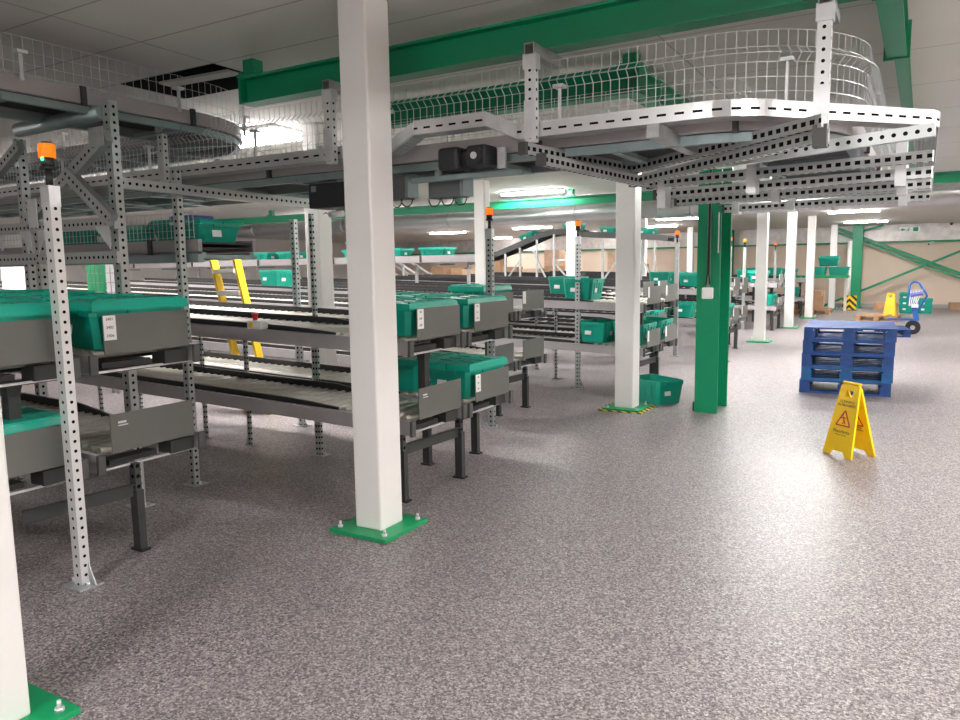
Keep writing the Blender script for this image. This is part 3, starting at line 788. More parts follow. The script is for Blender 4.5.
# motor, control boxes and cables under K2
t = thing('gear_motor', 'black gear motor with silver shaft hub hung on the overhead conveyor', 'motor', (-2.38, 3.93, 2.245))
MB().box((-.1, 0, 0), (.15, .16, .14)).build('motor_housing', 'motor', t, bevel=.025)
MB().tube([(-.02, 0, 0), (.05, 0, 0)], .062, 16).build('motor_neck', 'motor', t)
MB().box((.1, -.01, 0), (.14, .15, .13)).build('gearbox', 'motor', t, bevel=.02)
MB().tube([(.1, -.085, 0), (.1, -.105, 0)], .05, 20).build('flange', 'black', t)
MB().tube([(.1, -.1, 0), (.1, -.112, 0)], .02, 16).build('shaft_hub', 'galvl', t)
MB().box((.22, .02, -.01), (.05, .02, .12)).build('mount_bracket', 'galvl', t)
MB().bar((-.42, .02, -.1), (.34, .02, -.1), .05, .03).build('mount_rail', 'channel', t)
for x, y, z, sx, sy, sz, l, m in ((-2.63, 4.1, 2.1, .24, .12, .12, 'grey control box with looped cables below the gear motor', 'box'),
                           (-3.02, 4.08, 2.125, .2, .12, .15, 'grey control box at the right edge of the large white column', 'box'),
                           (-3.66, 4.2, 2.12, .34, .2, .17, 'black drive box with white lamp left of the large white column', 'motor'),
                           (-4.35, 5.2, 2.12, .3, .1, .11, 'small blue-grey box below the overhead conveyor left of the drive box', 'channel')):
    t = thing('control_box', l, 'control box', (x, y, z), 0, 'boxes below the overhead conveyor')
    MB().box((0, 0, 0), (sx, sy, sz)).build('housing', m, t, bevel=.006)
    if m == 'box':
        MB().box((sx/2+.012, 0, 0), (.024, sy, sz*.9)).build('side_plate', 'channel', t)
        for k in range(3):
            xx = -sx/2+.02+k*sx/2.4
            MB().tube([(xx+.045*math.cos(a), -.02, -sz/2+.0-.05*math.sin(a)) for a in [PI*j/8 for j in range(9)]], .004, 6).build('cable', 'cable', t)
        MB().box((-.08, 0, sz/2+.04), (.03, .04, .1)).build('hanger_tab', 'galvl', t)
    if m != 'box': MB().box((.05, 0, sz/2+.06), (.04, .04, .14)).build('hanger_tab', 'galvl', t)
    if m == 'motor':
        MB().box((-.12, -.102, .05), (.045, .004, .04)).build('label_plate', 'cableg', t)
        MB().tube([(-.02, -.05, -.13), (.1, -.05, -.13)], .022, 12).build('sensor_lamp', 'paper', t)
        MB().tube([(-.02, -.05, -.13), (-.06, -.05, -.115), (-.09, -.05, -.13), (-.06, -.05, -.15), (-.02, -.05, -.13)], .004, 6).build('cable', 'cable', t)
        MB().box((.16, 0, -.2), (.03, .05, .3)).build('drop_bracket', 'black', t)

# K3: mid height conveyor at left with totes behind a wire guard
k3 = [(-10, 4.02), (-4.6, 4.02)]
conveyor('conveyor', 'mid-height conveyor at left carrying totes behind a wire guard', k3, 1.745, .26, .09, .9)
o = MB().bar((-10, 3.72, 1.695), (-4.55, 3.72, 1.695), .05, .06).build('support_rail', 'channel'); tag(o, 'pale blue-grey rail below the mid-height conveyor at left', 'rail')
guard('wire guard in front of totes on the mid-height conveyor, left', [(-8, 3.71), (-4.6, 3.71)], 1.84, 2.03, .05, rows=[.01, .06, .12, .19], kink=False, clamps=.8)
# K2 companion seen at left: lower overhead run behind uprights
k6 = [(-10, 5.2), (-4.9, 5.2)]
conveyor('overhead_conveyor', 'overhead conveyor behind the uprights at left, below the curved one', k6, 2.33, .28, .12, .7)
guard('wire guard of the overhead run behind the uprights at left', [(-9, 4.88), (-4.9, 4.88)], 2.46, 2.66, .05, rows=[.01, .06, .12, .19], kink=False, clamps=.9)

# K4: long mid conveyor in the background, K5: far raised conveyor with slope
k4 = [(-19, 12.02), (-7.0, 12.02)]
conveyor('conveyor', 'long background conveyor with totes, behind the lanes at centre left', k4, 1.70, .26, .13, 1.6, legs=[(x, 12.165, 0) for x in (-15, -13.4, -11.8, -10.2, -8.6, -7.4)], channel=False)
t = thing('raised_conveyor', 'far raised conveyor climbing to the right on tall legs beyond the duct', 'conveyor', (-10.6, 18.35, 0))
prof = [(-.4, 1.72), (.3, 1.86), (1.9, 2.42), (2.2, 2.48), (2.9, 2.47), (3.0, 2.4), (5.0, 2.26), (5.25, 2.22)]
for s in (-1, 1):
    b = MB()
    for (xa, za), (xb, zb) in zip(prof, prof[1:]): b.bar((xa, s*.3, za), (xb, s*.3, zb), .04, .14)
    b.build('side_band', 'cap', t)
b = MB()
for (xa, za), (xb, zb) in zip(prof, prof[1:]): b.bar((xa, 0, za+.03), (xb, 0, zb+.03), .56, .02)
b.build('belt', 'belt', t)
for x, z in ((.3, 1.8), (.8, 1.95), (1.25, 2.1), (1.75, 2.3), (2.25, 2.42), (2.8, 2.4), (3.6, 2.28), (4.1, 2.24), (4.6, 2.2), (4.95, 2.18)):
    MB().bar((x, -.3, 0), (x, -.3, z), .05, .05, up=(0, 1, 0)).build('leg', 'galv', t)
for a, b_ in (((2.25, 1.7), (2.8, 1.1)), ((.8, 1.2), (1.25, 1.8)), ((3.6, 1.2), (4.1, 1.9)), ((4.6, 1.8), (4.95, 1.2)), ((1.6, 2.1), (2.2, .9))):
    MB().bar((a[0], -.3, a[1]), (b_[0], -.3, b_[1]), .03, .04).build('brace', 'galv', t)
for z in (1.2, 1.75):
    MB().bar((2.25, -.3, z), (2.8, -.3, z), .03, .05).build('brace', 'galv', t)

# ------------------------------------------------------------------ totes
def ring(hx, hy, z, c=.03):
    return [(hx-c, -hy, z), (hx, -hy+c, z), (hx, hy-c, z), (hx-c, hy, z), (-hx+c, hy, z), (-hx, hy-c, z), (-hx, -hy+c, z), (-hx+c, -hy, z)]
def tote(lid=True, h=.235, lx=.4, ly=.6, sticker=True, lidpale=None, ribs=True):
    """tapered attached-lid crate; long side across local Y"""
    t = thing('tote', '', 'tote')
    a, b = lx/2, ly/2
    mb = MB(); f = .87
    mb.loft([ring(a*f, b*f, 0), ring(a*.975, b*.975, h*.78), ring(a, b, h*.78), ring(a, b, h*.95)], cap1=False)
    mb.loft([ring(a-.012, b-.012, h*.95), ring(a*f-.012, b*f-.012, .012)][::1], cap0=False, cap1=True)
    r0, r1 = ring(a, b, h*.95), ring(a-.012, b-.012, h*.95)
    for k in range(8):
        n = (k+1) % 8; mb.quad([r0[k], r0[n], r1[n], r1[k]])
    if ribs:
        for s in (-1, 1):
            for yy in (-.6, -.2, .2, .6):
                mb.bar((s*a*.9, yy*b*.9, h*.25), (s*a*.985, yy*b*.95, h*.78), .012, .016)
            mb.box((0, s*(b+.006), h*.86), (lx*.45, .014, h*.1))
            mb.box((s*(a+.004), 0, h*.86), (.012, ly*.3, h*.12))
    mb.build('crate', 'tote', t)
    if lid:
        for s in (-1, 1):
            k = MB(); za, zb = h*.9, h*1.12
            lo = [(s*x, y) for x, y in ((.004, -b-.006), (a+.016, -b-.006), (a+.016, b+.006), (.004, b+.006), (.03, b*.5), (-.02, b*.1), (.02, -b*.3), (-.02, -b*.6))]
            if s < 0: lo = lo[::-1]
            hi = [(x*.96 if abs(x) > .05 else x, y*.975) for x, y in lo]
            k.loft([[(x, y, za) for x, y in lo], [(x, y, za+.012) for x, y in lo], [(x, y, zb) for x, y in hi]])
            for yy in (-.45, 0, .45): k.box((s*a*.55, yy*b, zb+.003), (a*.6, .012, .006))
            k.box((s*(a-.01), 0, zb+.005), (.02, b*1.86, .012))
            k.build('lid_flap', lidpale or 'lid', t)
    if sticker:
        MB().box((-.05, -b*.945-.006, h*.45), (.085, .004, .05), Matrix.Rotation(R(-7), 3, 'X')).build('sticker', 'paper', t)
        MB().box((a*.945+.006, -.1, h*.42), (.004, .09, .055), Matrix.Rotation(R(7), 3, 'Y')).build('sticker', 'paper', t)
    return t
TL = tote(True); TF = tote(True, h=.2); TO = tote(False, h=.28)
used = set()
def put(src, x, y, z, rz, label, group):
    if src in used: o = copy_tree(src, label, group, (x, y, z), rz)
    else:
        used.add(src); o = src; o.location = (x, y, z); o.rotation_euler = (0, 0, rz); o['label'] = label; o['group'] = group
    return o
def deckz(xe, x, up, dz=0.): return dz+(UP if up else LOW)+.09+.0255-SL*(x-xe)
def on_lane(src, g, nm, up, dx, label, rz=0., dy=0., tilt=True):
    yc, xe = {'A': (1.93, XA), 'B': (2.69, XA), 'C': (4.37, XC), 'D': (5.12, XC)}[nm]
    y = yc+4.92*g; x = xe-dx
    o = put(src, x, y+dy, deckz(xe, x, up, .045 if g == 0 and nm in 'AB' else 0.)+.004, rz, label, 'teal totes on the lanes')
    if tilt: o.rotation_euler = (0, math.atan(SL), rz)
    return o
L_ = 'closed teal tote'
TS = TL
on_lane(TL, 0, 'B', 1, .235, 'closed teal tote behind the end stop with the 2401 card', dy=-.0)
on_lane(TL, 0, 'B', 1, .72, 'closed teal tote second from the end on the 2401 card lane', dy=-.0)
on_lane(TL, 0, 'B', 1, 1.2, 'closed teal tote third from the end on the 2401 card lane')
on_lane(TL, 0, 'A', 1, .235, 'closed teal tote at the end of the nearest upper lane, left edge')
on_lane(TL, 0, 'A', 1, .72, 'closed teal tote second along the nearest upper lane, left edge')
on_lane(TL, 0, 'A', 1, 1.2, 'closed teal tote third along the nearest upper lane, left edge')
on_lane(TL, 0, 'A', 1, 1.68, 'closed teal tote fourth along the nearest upper lane, left edge')
on_lane(TF, 0, 'A', 0, .24, 'low teal tote behind the lower left end stop')
on_lane(TF, 0, 'C', 1, .24, 'closed teal tote on the upper deck right behind the large white column')
on_lane(TF, 0, 'D', 1, .24, 'closed teal tote on the upper deck beside the middle number card')
on_lane(TF, 0, 'D', 1, .72, 'second closed teal tote on the upper deck beside the middle number card')
on_lane(TL, 0, 'D', 0, .235, 'big closed teal tote low at centre with glossy wet-looking lid')
on_lane(TL, 0, 'D', 0, .72, 'closed teal tote low at centre, half behind the large white column')
on_lane(TL, 1, 'A', 1, .24, 'teal tote behind the centre lanes, its rim above the upper end stops')
on_lane(TO, 1, 'C', 0, .24, 'open teal tote low behind the hazard-taped white column')
on_lane(TO, 1, 'D', 0, .24, 'open teal tote low just right of the hazard-taped white column')
on_lane(TO, 1, 'C', 0, .72, 'open teal tote on the low lane left of the hazard-taped white column')
on_lane(TO, 1, 'C', 1, .95, 'open teal tote with two stickers left of the hazard-taped white column', rz=.1)
on_lane(TO, 1, 'D', 1, 1.5, 'open teal tote behind the one with two stickers, left of the hazard-taped column')
fi = 0
WH = ['left of the green steel column', 'seen beside the slim beacon post', 'on the far bank', 'near the right white columns']
for g, nm, up, dx, lid, lb in ((2, 'A', 0, .25, 0, 'open teal tote at a low lane end behind the taped column'), (2, 'B', 0, .25, 1, 'closed teal tote at a low lane end left of the slim beacon post'),
    (2, 'C', 0, .3, 1, 'closed teal tote at a low lane end hidden by the green steel column'), (2, 'C', 0, .9, 0, 'open teal tote on a low lane just left of the green steel column'),
    (2, 'C', 0, 1.45, 1, 'closed teal tote with sticker on a low lane left of the green steel column'), (2, 'D', 1, 1.0, 1, 'closed teal tote on an upper lane touching the green column edge'),
    (2, 'D', 1, 1.6, 0, 'open teal tote on an upper lane left of the green column edge'), (3, 'A', 1, .3, 1, 'closed teal tote on a far upper lane right of the green column'),
    (3, 'B', 1, .3, 0, 'open teal tote on a far upper lane beside the nearer right white column'), (3, 'C', 0, .3, 0, 'open teal tote on a far low lane with white sticker, right of green column'),
    (3, 'C', 1, .5, 1, 'closed teal tote on a far upper lane beyond the nearer right white column'), (3, 'D', 0, .4, 0, 'open teal tote on a far low lane between the right white columns'),
    (4, 'A', 1, .4, 1, 'closed teal tote on the most distant bank, upper deck'), (4, 'C', 0, .4, 0, 'open teal tote on the most distant bank, lower deck'), (4, 'D', 1, .6, 0, 'open teal tote at the last lane beside far white column'),
    (1, 'C', 1, 6.5, 0, 'open teal tote on an upper lane seen left of the large white column'),):
    on_lane(TL if lid else TO, g, nm, up, dx, lb)
# totes on K3, K4 and K5
KZ = 1.745+.09-.018
TM = tote(True, lidpale='mint', h=.13)
put(TM, -5.62, 4.02, KZ, PI/2, 'flat tote with pale green lid behind the wire guard at left', 'totes on the mid-height conveyor')
TD = tote(True, h=.15)
put(TD, -4.95, 4.02, KZ, PI/2, 'dark teal tote at the right end of the mid-height conveyor', 'totes on the mid-height conveyor')
put(TD, -6.4, 4.02, KZ, PI/2, 'dark teal tote behind the diagonal brace at left', 'totes on the mid-height conveyor')
o = MB().box((-5.0, 4.02, KZ+.19), (.26, .22, .05)).build('document_tray', 'purple', bevel=.01); tag(o, 'periwinkle blue tray lying on the dark teal tote at left', 'tray')
K4Z = 1.70+.13-.018
for x, l in ((-12.6, 'teal tote on the background conveyor left of the big column'), (-11.75, 'teal tote on the background conveyor just left of the large white column'), (-9.9, 'teal tote on the background conveyor right of the large white column'), (-9.0, 'teal tote on the background conveyor below the oval light'), (-8.0, 'teal tote on the background conveyor beside the white column at centre')):
    put(TD, x, 12.02, K4Z, PI/2, l, 'totes on the background conveyor')
for x, z, tl, l in ((-10.7, 1.822, 11, 'teal tote at the foot of the far climbing conveyor'), (-9.15, 2.308, 19, 'teal tote riding up the far climbing conveyor'), (-7.9, 2.515, 0, 'teal tote at the top of the far raised conveyor'), (-6.9, 2.392, -4, 'teal tote on the level run of the far raised conveyor'), (-5.95, 2.327, -4, 'teal tote at the right end of the far raised conveyor')):
    o = put(TD, x, 18.35, z, 0, l, 'totes on the far raised conveyor'); o.rotation_euler = (R(0), R(-tl), 0)
# tub on the floor
TB = tote(False, h=.285, lx=.4, ly=.6)
put(TB, -2.66, 8.56, .001, R(57), 'open teal tub standing on the floor behind the taped white column', 'teal tub on the floor')

# ------------------------------------------------------------------ emergency stops
for x, y, z, l in ((-4.34, 4.03, UP+.1+.042, 'white emergency stop box with red button on the rail left of the large column'), (-5.0, 8.97, UP+.1+.062, 'white emergency stop box with red button on a lane further back')):
    t = thing('emergency_stop', l, 'emergency stop', (x, y, z), 0, 'emergency stop boxes')
    MB().box((0, 0, .033), (.16, .075, .066)).build('housing', 'paper', t, bevel=.014)
    MB().box((-.03, -.0365, .03), (.04, .003, .04)).build('yellow_plate', 'yellow', t)
    MB().tube([(-.02, 0, .066), (-.02, 0, .095), (-.02, 0, .12)], [.018, .018, .03], 14).build('button', 'red', t)
    MB().box((.0, -.0, -.03), (.05, .012, .1)).build('bracket', 'galv', t)

# ------------------------------------------------------------------ yellow steps between lanes
t = thing('step_ladder', 'yellow-sided steps with white treads leaning between the lanes at left', 'steps', (-6.55, 5.9, 0))
tops, bots = ((-.46, 1.72), (-.08, 1.72)), ((-.02, .0), (.36, .0))
for (xa, za), (xb, zb) in zip(tops, bots):
    MB().bar((xa, 0, za), (xb, 0, zb), .09, .035, up=(1, 0, 0)).build('side_rail', 'yellowp', t)
for k in range(7):
    f = (k+.5)/7; xa = tops[0][0]+(bots[0][0]-tops[0][0])*f; xb = tops[1][0]+(bots[1][0]-tops[1][0])*f; z = 1.72*(1-f)
    MB().box(((xa+xb)/2, 0, z), (xb-xa-.03, .14, .05)).build('tread', 'paper', t)

# ------------------------------------------------------------------ blue pallets
def pallet(m='blue', w=1.0, d=1.2, h=.162, n=7):
    t = thing('pallet', '', 'pallet')
    b = MB()
    for k in range(n):
        y = -d/2+.05+(d-.1)*k/(n-1); b.box((0, y, h-.011), (w, .1 if n == 7 else .13, .022))
    b.build('top_boards', m, t)
    b = MB()
    for x in (-w/2+.05, 0, w/2-.05): b.box((x, 0, h-.033), (.1, d, .022))
    b.build('stringers', m, t)
    for x in (-w/2+.06, 0, w/2-.06):
        for y in (-d/2+.07, 0, d/2-.07):
            MB().box((x, y, .022+(h-.066)/2), (.12 if x else .14, .14, h-.066)).build('block', m, t)
    b = MB()
    for x in (-w/2+.05, 0, w/2-.05): b.box((x, 0, .011), (.1, d-.2, .022))
    for y in (-d/2+.05, d/2-.05): b.box((0, y, .011), (w, .1, .022))
    b.build('bottom_boards', m, t)
    return t
PB = pallet('blue'); PB2 = pallet('blue2'); PW = pallet('wood', 1.0, 1.2, .144)
rz0 = R(3.6)
for k, (dx, dy, dr, l, src) in enumerate(((0, 0, 0, 'bottom blue pallet of the five in the stack, on the floor', PB), (.008, .01, .6, 'second blue pallet from the bottom, paler paint, of the stack', PB2), (.012, .0, .3, 'middle blue pallet of the stack of five', PB), (.03, .012, -.9, 'second blue pallet from the top of the stack', PB), (.035, .0, -.4, 'topmost blue pallet of the stack of five', PB))):
    put(src, -.785+dx, 10.53+dy, .0006+.1625*k, rz0+R(dr), l, 'stack of blue pallets')
put(PB, -.72, 18.55, .0006, R(8), 'blue pallet on the floor beside the blue trolley, behind the stack', 'other pallets')
put(PW, -.97, 23.2, .0006, R(-3), 'pale wooden pallet raised behind the blue stack, yellow sign on it', 'other pallets')
put(PW, -2.9, 25.6, .0006, R(2), 'wooden pallet carrying cardboard boxes by the far shelf', 'other pallets')
put(PW, -4.6, 25.8, .0006, R(0), 'empty wooden pallet further left by the far shelf', 'other pallets')

# ------------------------------------------------------------------ caution signs
def sign(x, y, z, rz, label, text=True):
    """folding A-board: local -Y is the front, X its width"""
    t = thing('caution_sign', label, 'caution sign', (x, y, z), rz, 'yellow folding caution signs')
    H = .60; half = .125
    ang = math.atan2(half, H)
    for s, nm in ((-1, 'front_board'), (1, 'back_board')):
        wb, wt = .15, .093
        out = [(-wb, 0), (-wb+.03, 0), (-wb+.075, .0), (-wb+.095, .035), (wb-.095, .035), (wb-.075, 0), (wb, 0), (wt+.005, H-.02), (wt-.02, H), (-wt+.02, H), (-wt-.005, H-.02)]
        out = [(-wb, 0), (-wb+.072, 0), (-wb+.092, .04), (wb-.092, .04), (wb-.072, 0), (wb, 0), (wt+.004, H-.025), (wt-.02, H), (-wt+.02, H), (-wt-.004, H-.025)]
        M4 = Matrix.Rotation(s*ang*1. if True else 0, 4, 'X')
        base = Matrix.Translation((0, s*half, 0)) @ Matrix.Rotation(ang*s, 4, 'X') @ Matrix.Rotation(R(90), 4, 'X')
        # board built as strips round the grip opening
        b = MB(); th = .012; hz0, hz1, hw = H-.105, H-.05, .04
        def wid(zz): return wb+(wt-wb)*zz/H
        b.prism([(-wb, 0), (-wb+.072, 0), (-wb+.092, .04), (wb-.092, .04), (wb-.072, 0), (wb, 0), (wid(hz0), hz0), (-wid(hz0), hz0)], th, base)
        b.prism([(-wid(hz0), hz0), (-hw*.8, hz0), (-hw, hz1), (-wid(hz1), hz1)], th, base)
        b.prism([(hw*.8, hz0), (wid(hz0), hz0), (wid(hz1), hz1), (hw, hz1)], th, base)
        b.prism([(-wid(hz1), hz1), (wid(hz1), hz1), (wt+.0, H-.012), (wt-.02, H), (-wt+.02, H), (-wt, H-.012)], th, base)
        # raised rim
        for a, c in (((-wb+.006, .004), (-wt+.004, H-.02)), ((wb-.006, .004), (wt-.004, H-.02))):
            b.bar(base @ Vector((a[0], a[1], th/2)), base @ Vector((c[0], c[1], th/2)), .012, .018, up=base.to_3x3() @ Vector((0, 0, 1)))
        b.bar(base @ Vector((-wid(.15), .15, th)), base @ Vector((wid(.15), .15, th)), .004, .004)
        pn = b.build(nm, 'yellow', t)
        if text:
            face = base @ Matrix.Translation((0, 0, th+.0005 if s < 0 else -.0005))
            if s > 0: face = base @ Matrix.Translation((0, 0, -.0008)) @ Matrix.Rotation(PI, 4, 'Y')
            def P(px, pz): return face @ Matrix.Translation((px, pz, 0))
            if s < 0:
                lettering(pn, 'CLEANING\nIN PROGRESS', .03, 'ink', P(-.0, .44))
                lettering(pn, 'Floorbrite', .042, 'ink', P(0, .205)); lettering(pn, 'cleaning contractors', .014, 'ink', P(0, .178))
            for ff in ([face] if s < 0 else [base @ Matrix.Translation((0, 0, th+.0006))]):
                tri = [(-.072, .255), (.072, .255), (0, .383)]; k = MB()
                for a, c in zip(tri, tri[1:]+tri[:1]):
                    k.bar(ff @ Vector((*a, 0)), ff @ Vector((*c, 0)), .0016, .012, up=ff.to_3x3() @ Vector(((a[1]-c[1]), (c[0]-a[0]), 0)))
                k.build('warning_triangle', 'redink', pn)
                k = MB()
                for a, c, w in (((-.012, .328), (.004, .301), .016), ((.004, .301), (.022, .271), .010), ((.004, .301), (-.006, .268), .010), ((-.012, .328), (.024, .321), .007), ((-.012, .328), (-.03, .313), .007)):
                    k.bar(ff @ Vector((*a, 0)), ff @ Vector((*c, 0)), .0016, w, up=ff.to_3x3() @ Vector(((a[1]-c[1]), (c[0]-a[0]), 0)))
                k.prism([(-.02+.011*math.cos(2*PI*j/10), .343+.011*math.sin(2*PI*j/10)) for j in range(10)], .001, ff)
                k.build('slipping_figure', 'redink', pn)
            if s > 0:
                # the inner face towards the camera carries the same print
                ff = base @ Matrix.Translation((0, 0, th+.0006))
                lettering(pn, 'CLEANING\nIN PROGRESS', .022, 'ink', ff @ Matrix.Translation((0.0, .225, 0)))
    MB().tube([(-.09, 0, H+.0), (.09, 0, H+.0)], .012, 10).build('hinge', 'yellow', t)
    return t
sign(-.45, 6.81, 0.0, math.atan2(-.643, .766), 'yellow folding caution sign on the floor in front of the blue pallets')
sign(-.69, 22.9, .1455, R(-8), 'distant yellow folding sign standing on the wooden pallet', text=False)

# ------------------------------------------------------------------ blue trolley with cling film
t = thing('pallet_truck', 'blue wheeled trolley with upright handle wrapped in clear film, right background', 'trolley', (-.12, 18.9, 0), R(0))
for y in (-.09, .06):
    MB().tube([(.0, y-.022, .15), (.0, y+.022, .15)], .15, 22).build('wheel', 'black', t)
    MB().tube([(.0, y-.024, .15), (.0, y+.024, .15)], .05, 14).build('wheel_hub', 'galv', t)
MB().tube([(0, -.12, .15), (0, .1, .15)], .02, 12).build('axle', 'galv', t)
MB().bar((-.5, -.015, .32), (.1, -.015, .32), .1, .04).build('base_frame', 'bluem', t)
MB().bar((.07, -.015, .3), (-.02, .0, .72), .1, .08, up=(0, 1, 0)).build('mast', 'bluem', t)
lp = [(-.08, 0, .62), (-.1, 0, .9), (-.1, 0, 1.08), (-.02, 0, 1.15), (.08, 0, 1.12), (.2, 0, .92), (.24, 0, .84), (.16, 0, .68), (.1, 0, .55), (0, 0, .5)]
MB().tube(lp, .024, 10).build('handle_loop', 'bluem', t)
MB().tube([(-.08, -.02, .86), (.16, -.02, .90)], .055, 14).build('film_roll', 'purple', t)
fl = MB()
for k in range(5): fl.bar((-.09+.03*k, -.05, .62), (-.07+.055*k, -.05, .98), .002, .018, up=(1, 0, 0))
fl.build('film_strands', 'wrap', t)
MB().box((.02, -.06, .62), (.13, .02, .07)).build('label_plate', 'paper', t)

# ------------------------------------------------------------------ far wall group
t = thing('steel_column', 'green steel column against the far wall at the brace crossing', 'column', (-1.95, 28.95, 0))
mb = MB(); H = cz(29)-.01; mb.box((0, -.16, H/2), (.3, .025, H)); mb.box((0, .16, H/2), (.3, .025, H)); mb.box((0, 0, H/2), (.02, .32, H)); mb.build('shaft', 'green', t)
MB().box((0, 0, .02), (.42, .44, .04)).build('base_plate', 'green', t)
t = thing('steel_column', 'far dark green column left of the big green column, by the back wall', 'column', (-6.35, 28.95, 0))
mb = MB(); mb.box((0, -.16, H/2), (.5, .025, H)); mb.box((0, .16, H/2), (.5, .025, H)); mb.box((0, 0, H/2), (.02, .32, H)); mb.build('shaft', 'green', t)
t = thing('wall_brace', 'heavy green diagonal brace falling to the right across the far wall', 'brace', (-2.7, 29.35, 2.78))
MB().bar((0, 0, 0), (6.2, 0, -2.68), .09, .11).build('angle_bar', 'green', t); MB().bar((.05, -.02, -.16), (6.2, -.02, -2.82), .05, .06).build('angle_bar', 'green', t)
t = thing('wall_brace', 'thin green diagonal brace rising to the right across the far wall', 'brace', (-2.95, 29.2, .06))
MB().bar((0, 0, 0), (5.9, 0, 2.7), .07, .075).build('angle_bar', 'green', t)
t = thing('wall_brace', 'short green brace rising from the far column to the ceiling', 'brace', (-1.95, 29.1, 2.6))
MB().bar((0, 0, 0), (.75, -.1, .21), .06, .07).build('angle_bar', 'green', t)
t = thing('downpipe', 'white pipe with chevron guard left of the far green column', 'pipe', (-2.16, 28.55, 0))
MB().tube([(0, 0, 0), (0, 0, 2.3)], .075, 14).build('pipe', 'white', t)
t = thing('chevron_guard', 'yellow and black chevron guard at the foot of the white pipe', 'guard', (-2.02, 27.5, 0))
MB().box((0, 0, .25), (.42, .12, .48)).build('board', 'chevron', t, bevel=.01); MB().box((0, 0, .006), (.46, .2, .012)).build('base', 'black', t)
# exit sign
t = thing('exit_sign', 'small white exit sign with arrow and running figure on the foil cladding', 'exit sign', (-.44, 29.52, 2.65))
MB().box((0, 0, 0), (.62, .03, .17)).build('panel', 'paper', t)
m = MB(); m.prism([(-.27, 0), (-.19, .05), (-.19, .02), (-.13, .02), (-.13, -.02), (-.19, -.02), (-.19, -.05)], .004, Matrix.Translation((0, -.016, 0)) @ Matrix.Rotation(R(90), 4, 'X')); m.build('arrow', 'glassg', t)
m = MB()
for a, c, w in (((-.03, .03), (-.05, -.01), .03), ((-.05, -.01), (-.01, -.06), .02), ((-.05, -.01), (-.1, -.05), .02), ((-.03, .02), (.02, .0), .016)):
    m.bar((a[0], -.018, a[1]), (c[0], -.018, c[1]), .004, w, up=(-(c[1]-a[1]), 0, c[0]-a[0]))
m.tube([(-.015, -.016, .058), (-.015, -.021, .058)], .018, 10); m.build('running_figure', 'glassg', t)
m = MB(); m.box((.18, -.018, 0), (.15, .004, .14)); m.build('door_symbol', 'glassg', t)
t = thing('security_camera', 'small white camera on the far wall below the foil cladding', 'camera', (.25, 29.5, 2.17))
MB().box((0, .03, .02), (.1, .08, .06)).build('mount', 'paper', t); MB().tube([(-.02, -.02, 0), (-.1, -.12, -.03)], .045, 12).build('body', 'paper', t); MB().tube([(-.1, -.12, -.03), (-.11, -.135, -.034)], .03, 12).build('lens', 'black', t)
t = thing('sensor', 'small black sensor under the ceiling at far right', 'sensor', (.75, 29.3, 2.8)); MB().tube([(0, 0, .02), (0, 0, -.06)], [.05, .03], 10).build('dome', 'black', t)

# far shelf with crates
t = thing('shelf', 'far green shelf board on white uprights by the back wall, crates on top', 'shelf', (-3.7, 26.6, 0))
MB().box((0, 0, 1.13), (3.4, .6, .09)).build('board', 'green_plate', t)
for x in (-1.6, 1.6): MB().box((x, .2, .56), (.08, .08, 1.09)).build('leg', 'white', t)
sz = 1.176
for x, y, l in ((-2.95, 26.6, 'teal crate left of the tilted one on the far shelf'), (-2.3, 26.6, 'teal crate at the right end of the far shelf'), (-4.3, 26.6, 'teal crate behind the far white column on the shelf'), (-5.0, 26.6, 'teal crate at the left end of the far shelf')):
    put(TO, x, y, sz, R(90), l, 'teal crates on the far shelf')
o = put(TO, -2.6, 26.62, sz+.315, 0, 'tilted teal crate resting across two crates on the far shelf', 'teal crates on the far shelf'); o.rotation_euler = (0, R(-10), R(90))
def carton(x, y, z, sx, sy, sz_, rz, label, m='card', group='cardboard boxes'):
    t = thing('cardboard_box', label, 'cardboard box', (x, y, z), rz, group)
    MB().box((0, 0, sz_/2), (sx, sy, sz_)).build('carton', m, t, bevel=.004)
    MB().box((0, 0, sz_+.0005), (sx, .06, .002)).build('tape', 'cardl', t)
    return t
carton(-2.9, 25.5, .146, .62, .5, .42, R(3), 'brown cardboard box on the wooden pallet by the far shelf')
carton(-2.88, 25.55, .568, .5, .4, .16, R(-4), 'flat cardboard box on top of the box by the far shelf')
carton(-3.5, 26.0, .001, .5, .5, .3, R(2), 'low cardboard box left of the pallet by the far shelf')
carton(.98, 28.6, .001, .34, .3, .24, R(8), 'small cardboard box alone on the floor at far right')
carton(-.98, 28.0, .001, .7, .4, .24, R(0), 'long reddish cardboard box on the floor behind the wooden pallet', 'wood')
for k in range(3): 
    put(TB if k < 0 else TO, -.37, 26.6, .001+.245*k*.75, 0, ['bottom tote of the nested far stack behind the distant yellow sign', 'middle tote of the nested far stack behind the distant yellow sign', 'top tote of the nested far stack behind the distant yellow sign'][k], 'nested totes at far right')
for k in range(2):
    put(TO, .12, 26.6, .001+.245*k*.75, 0, ['lower of two nested totes behind the blue trolley', 'upper of two nested totes behind the blue trolley'][k], 'nested totes at far right')
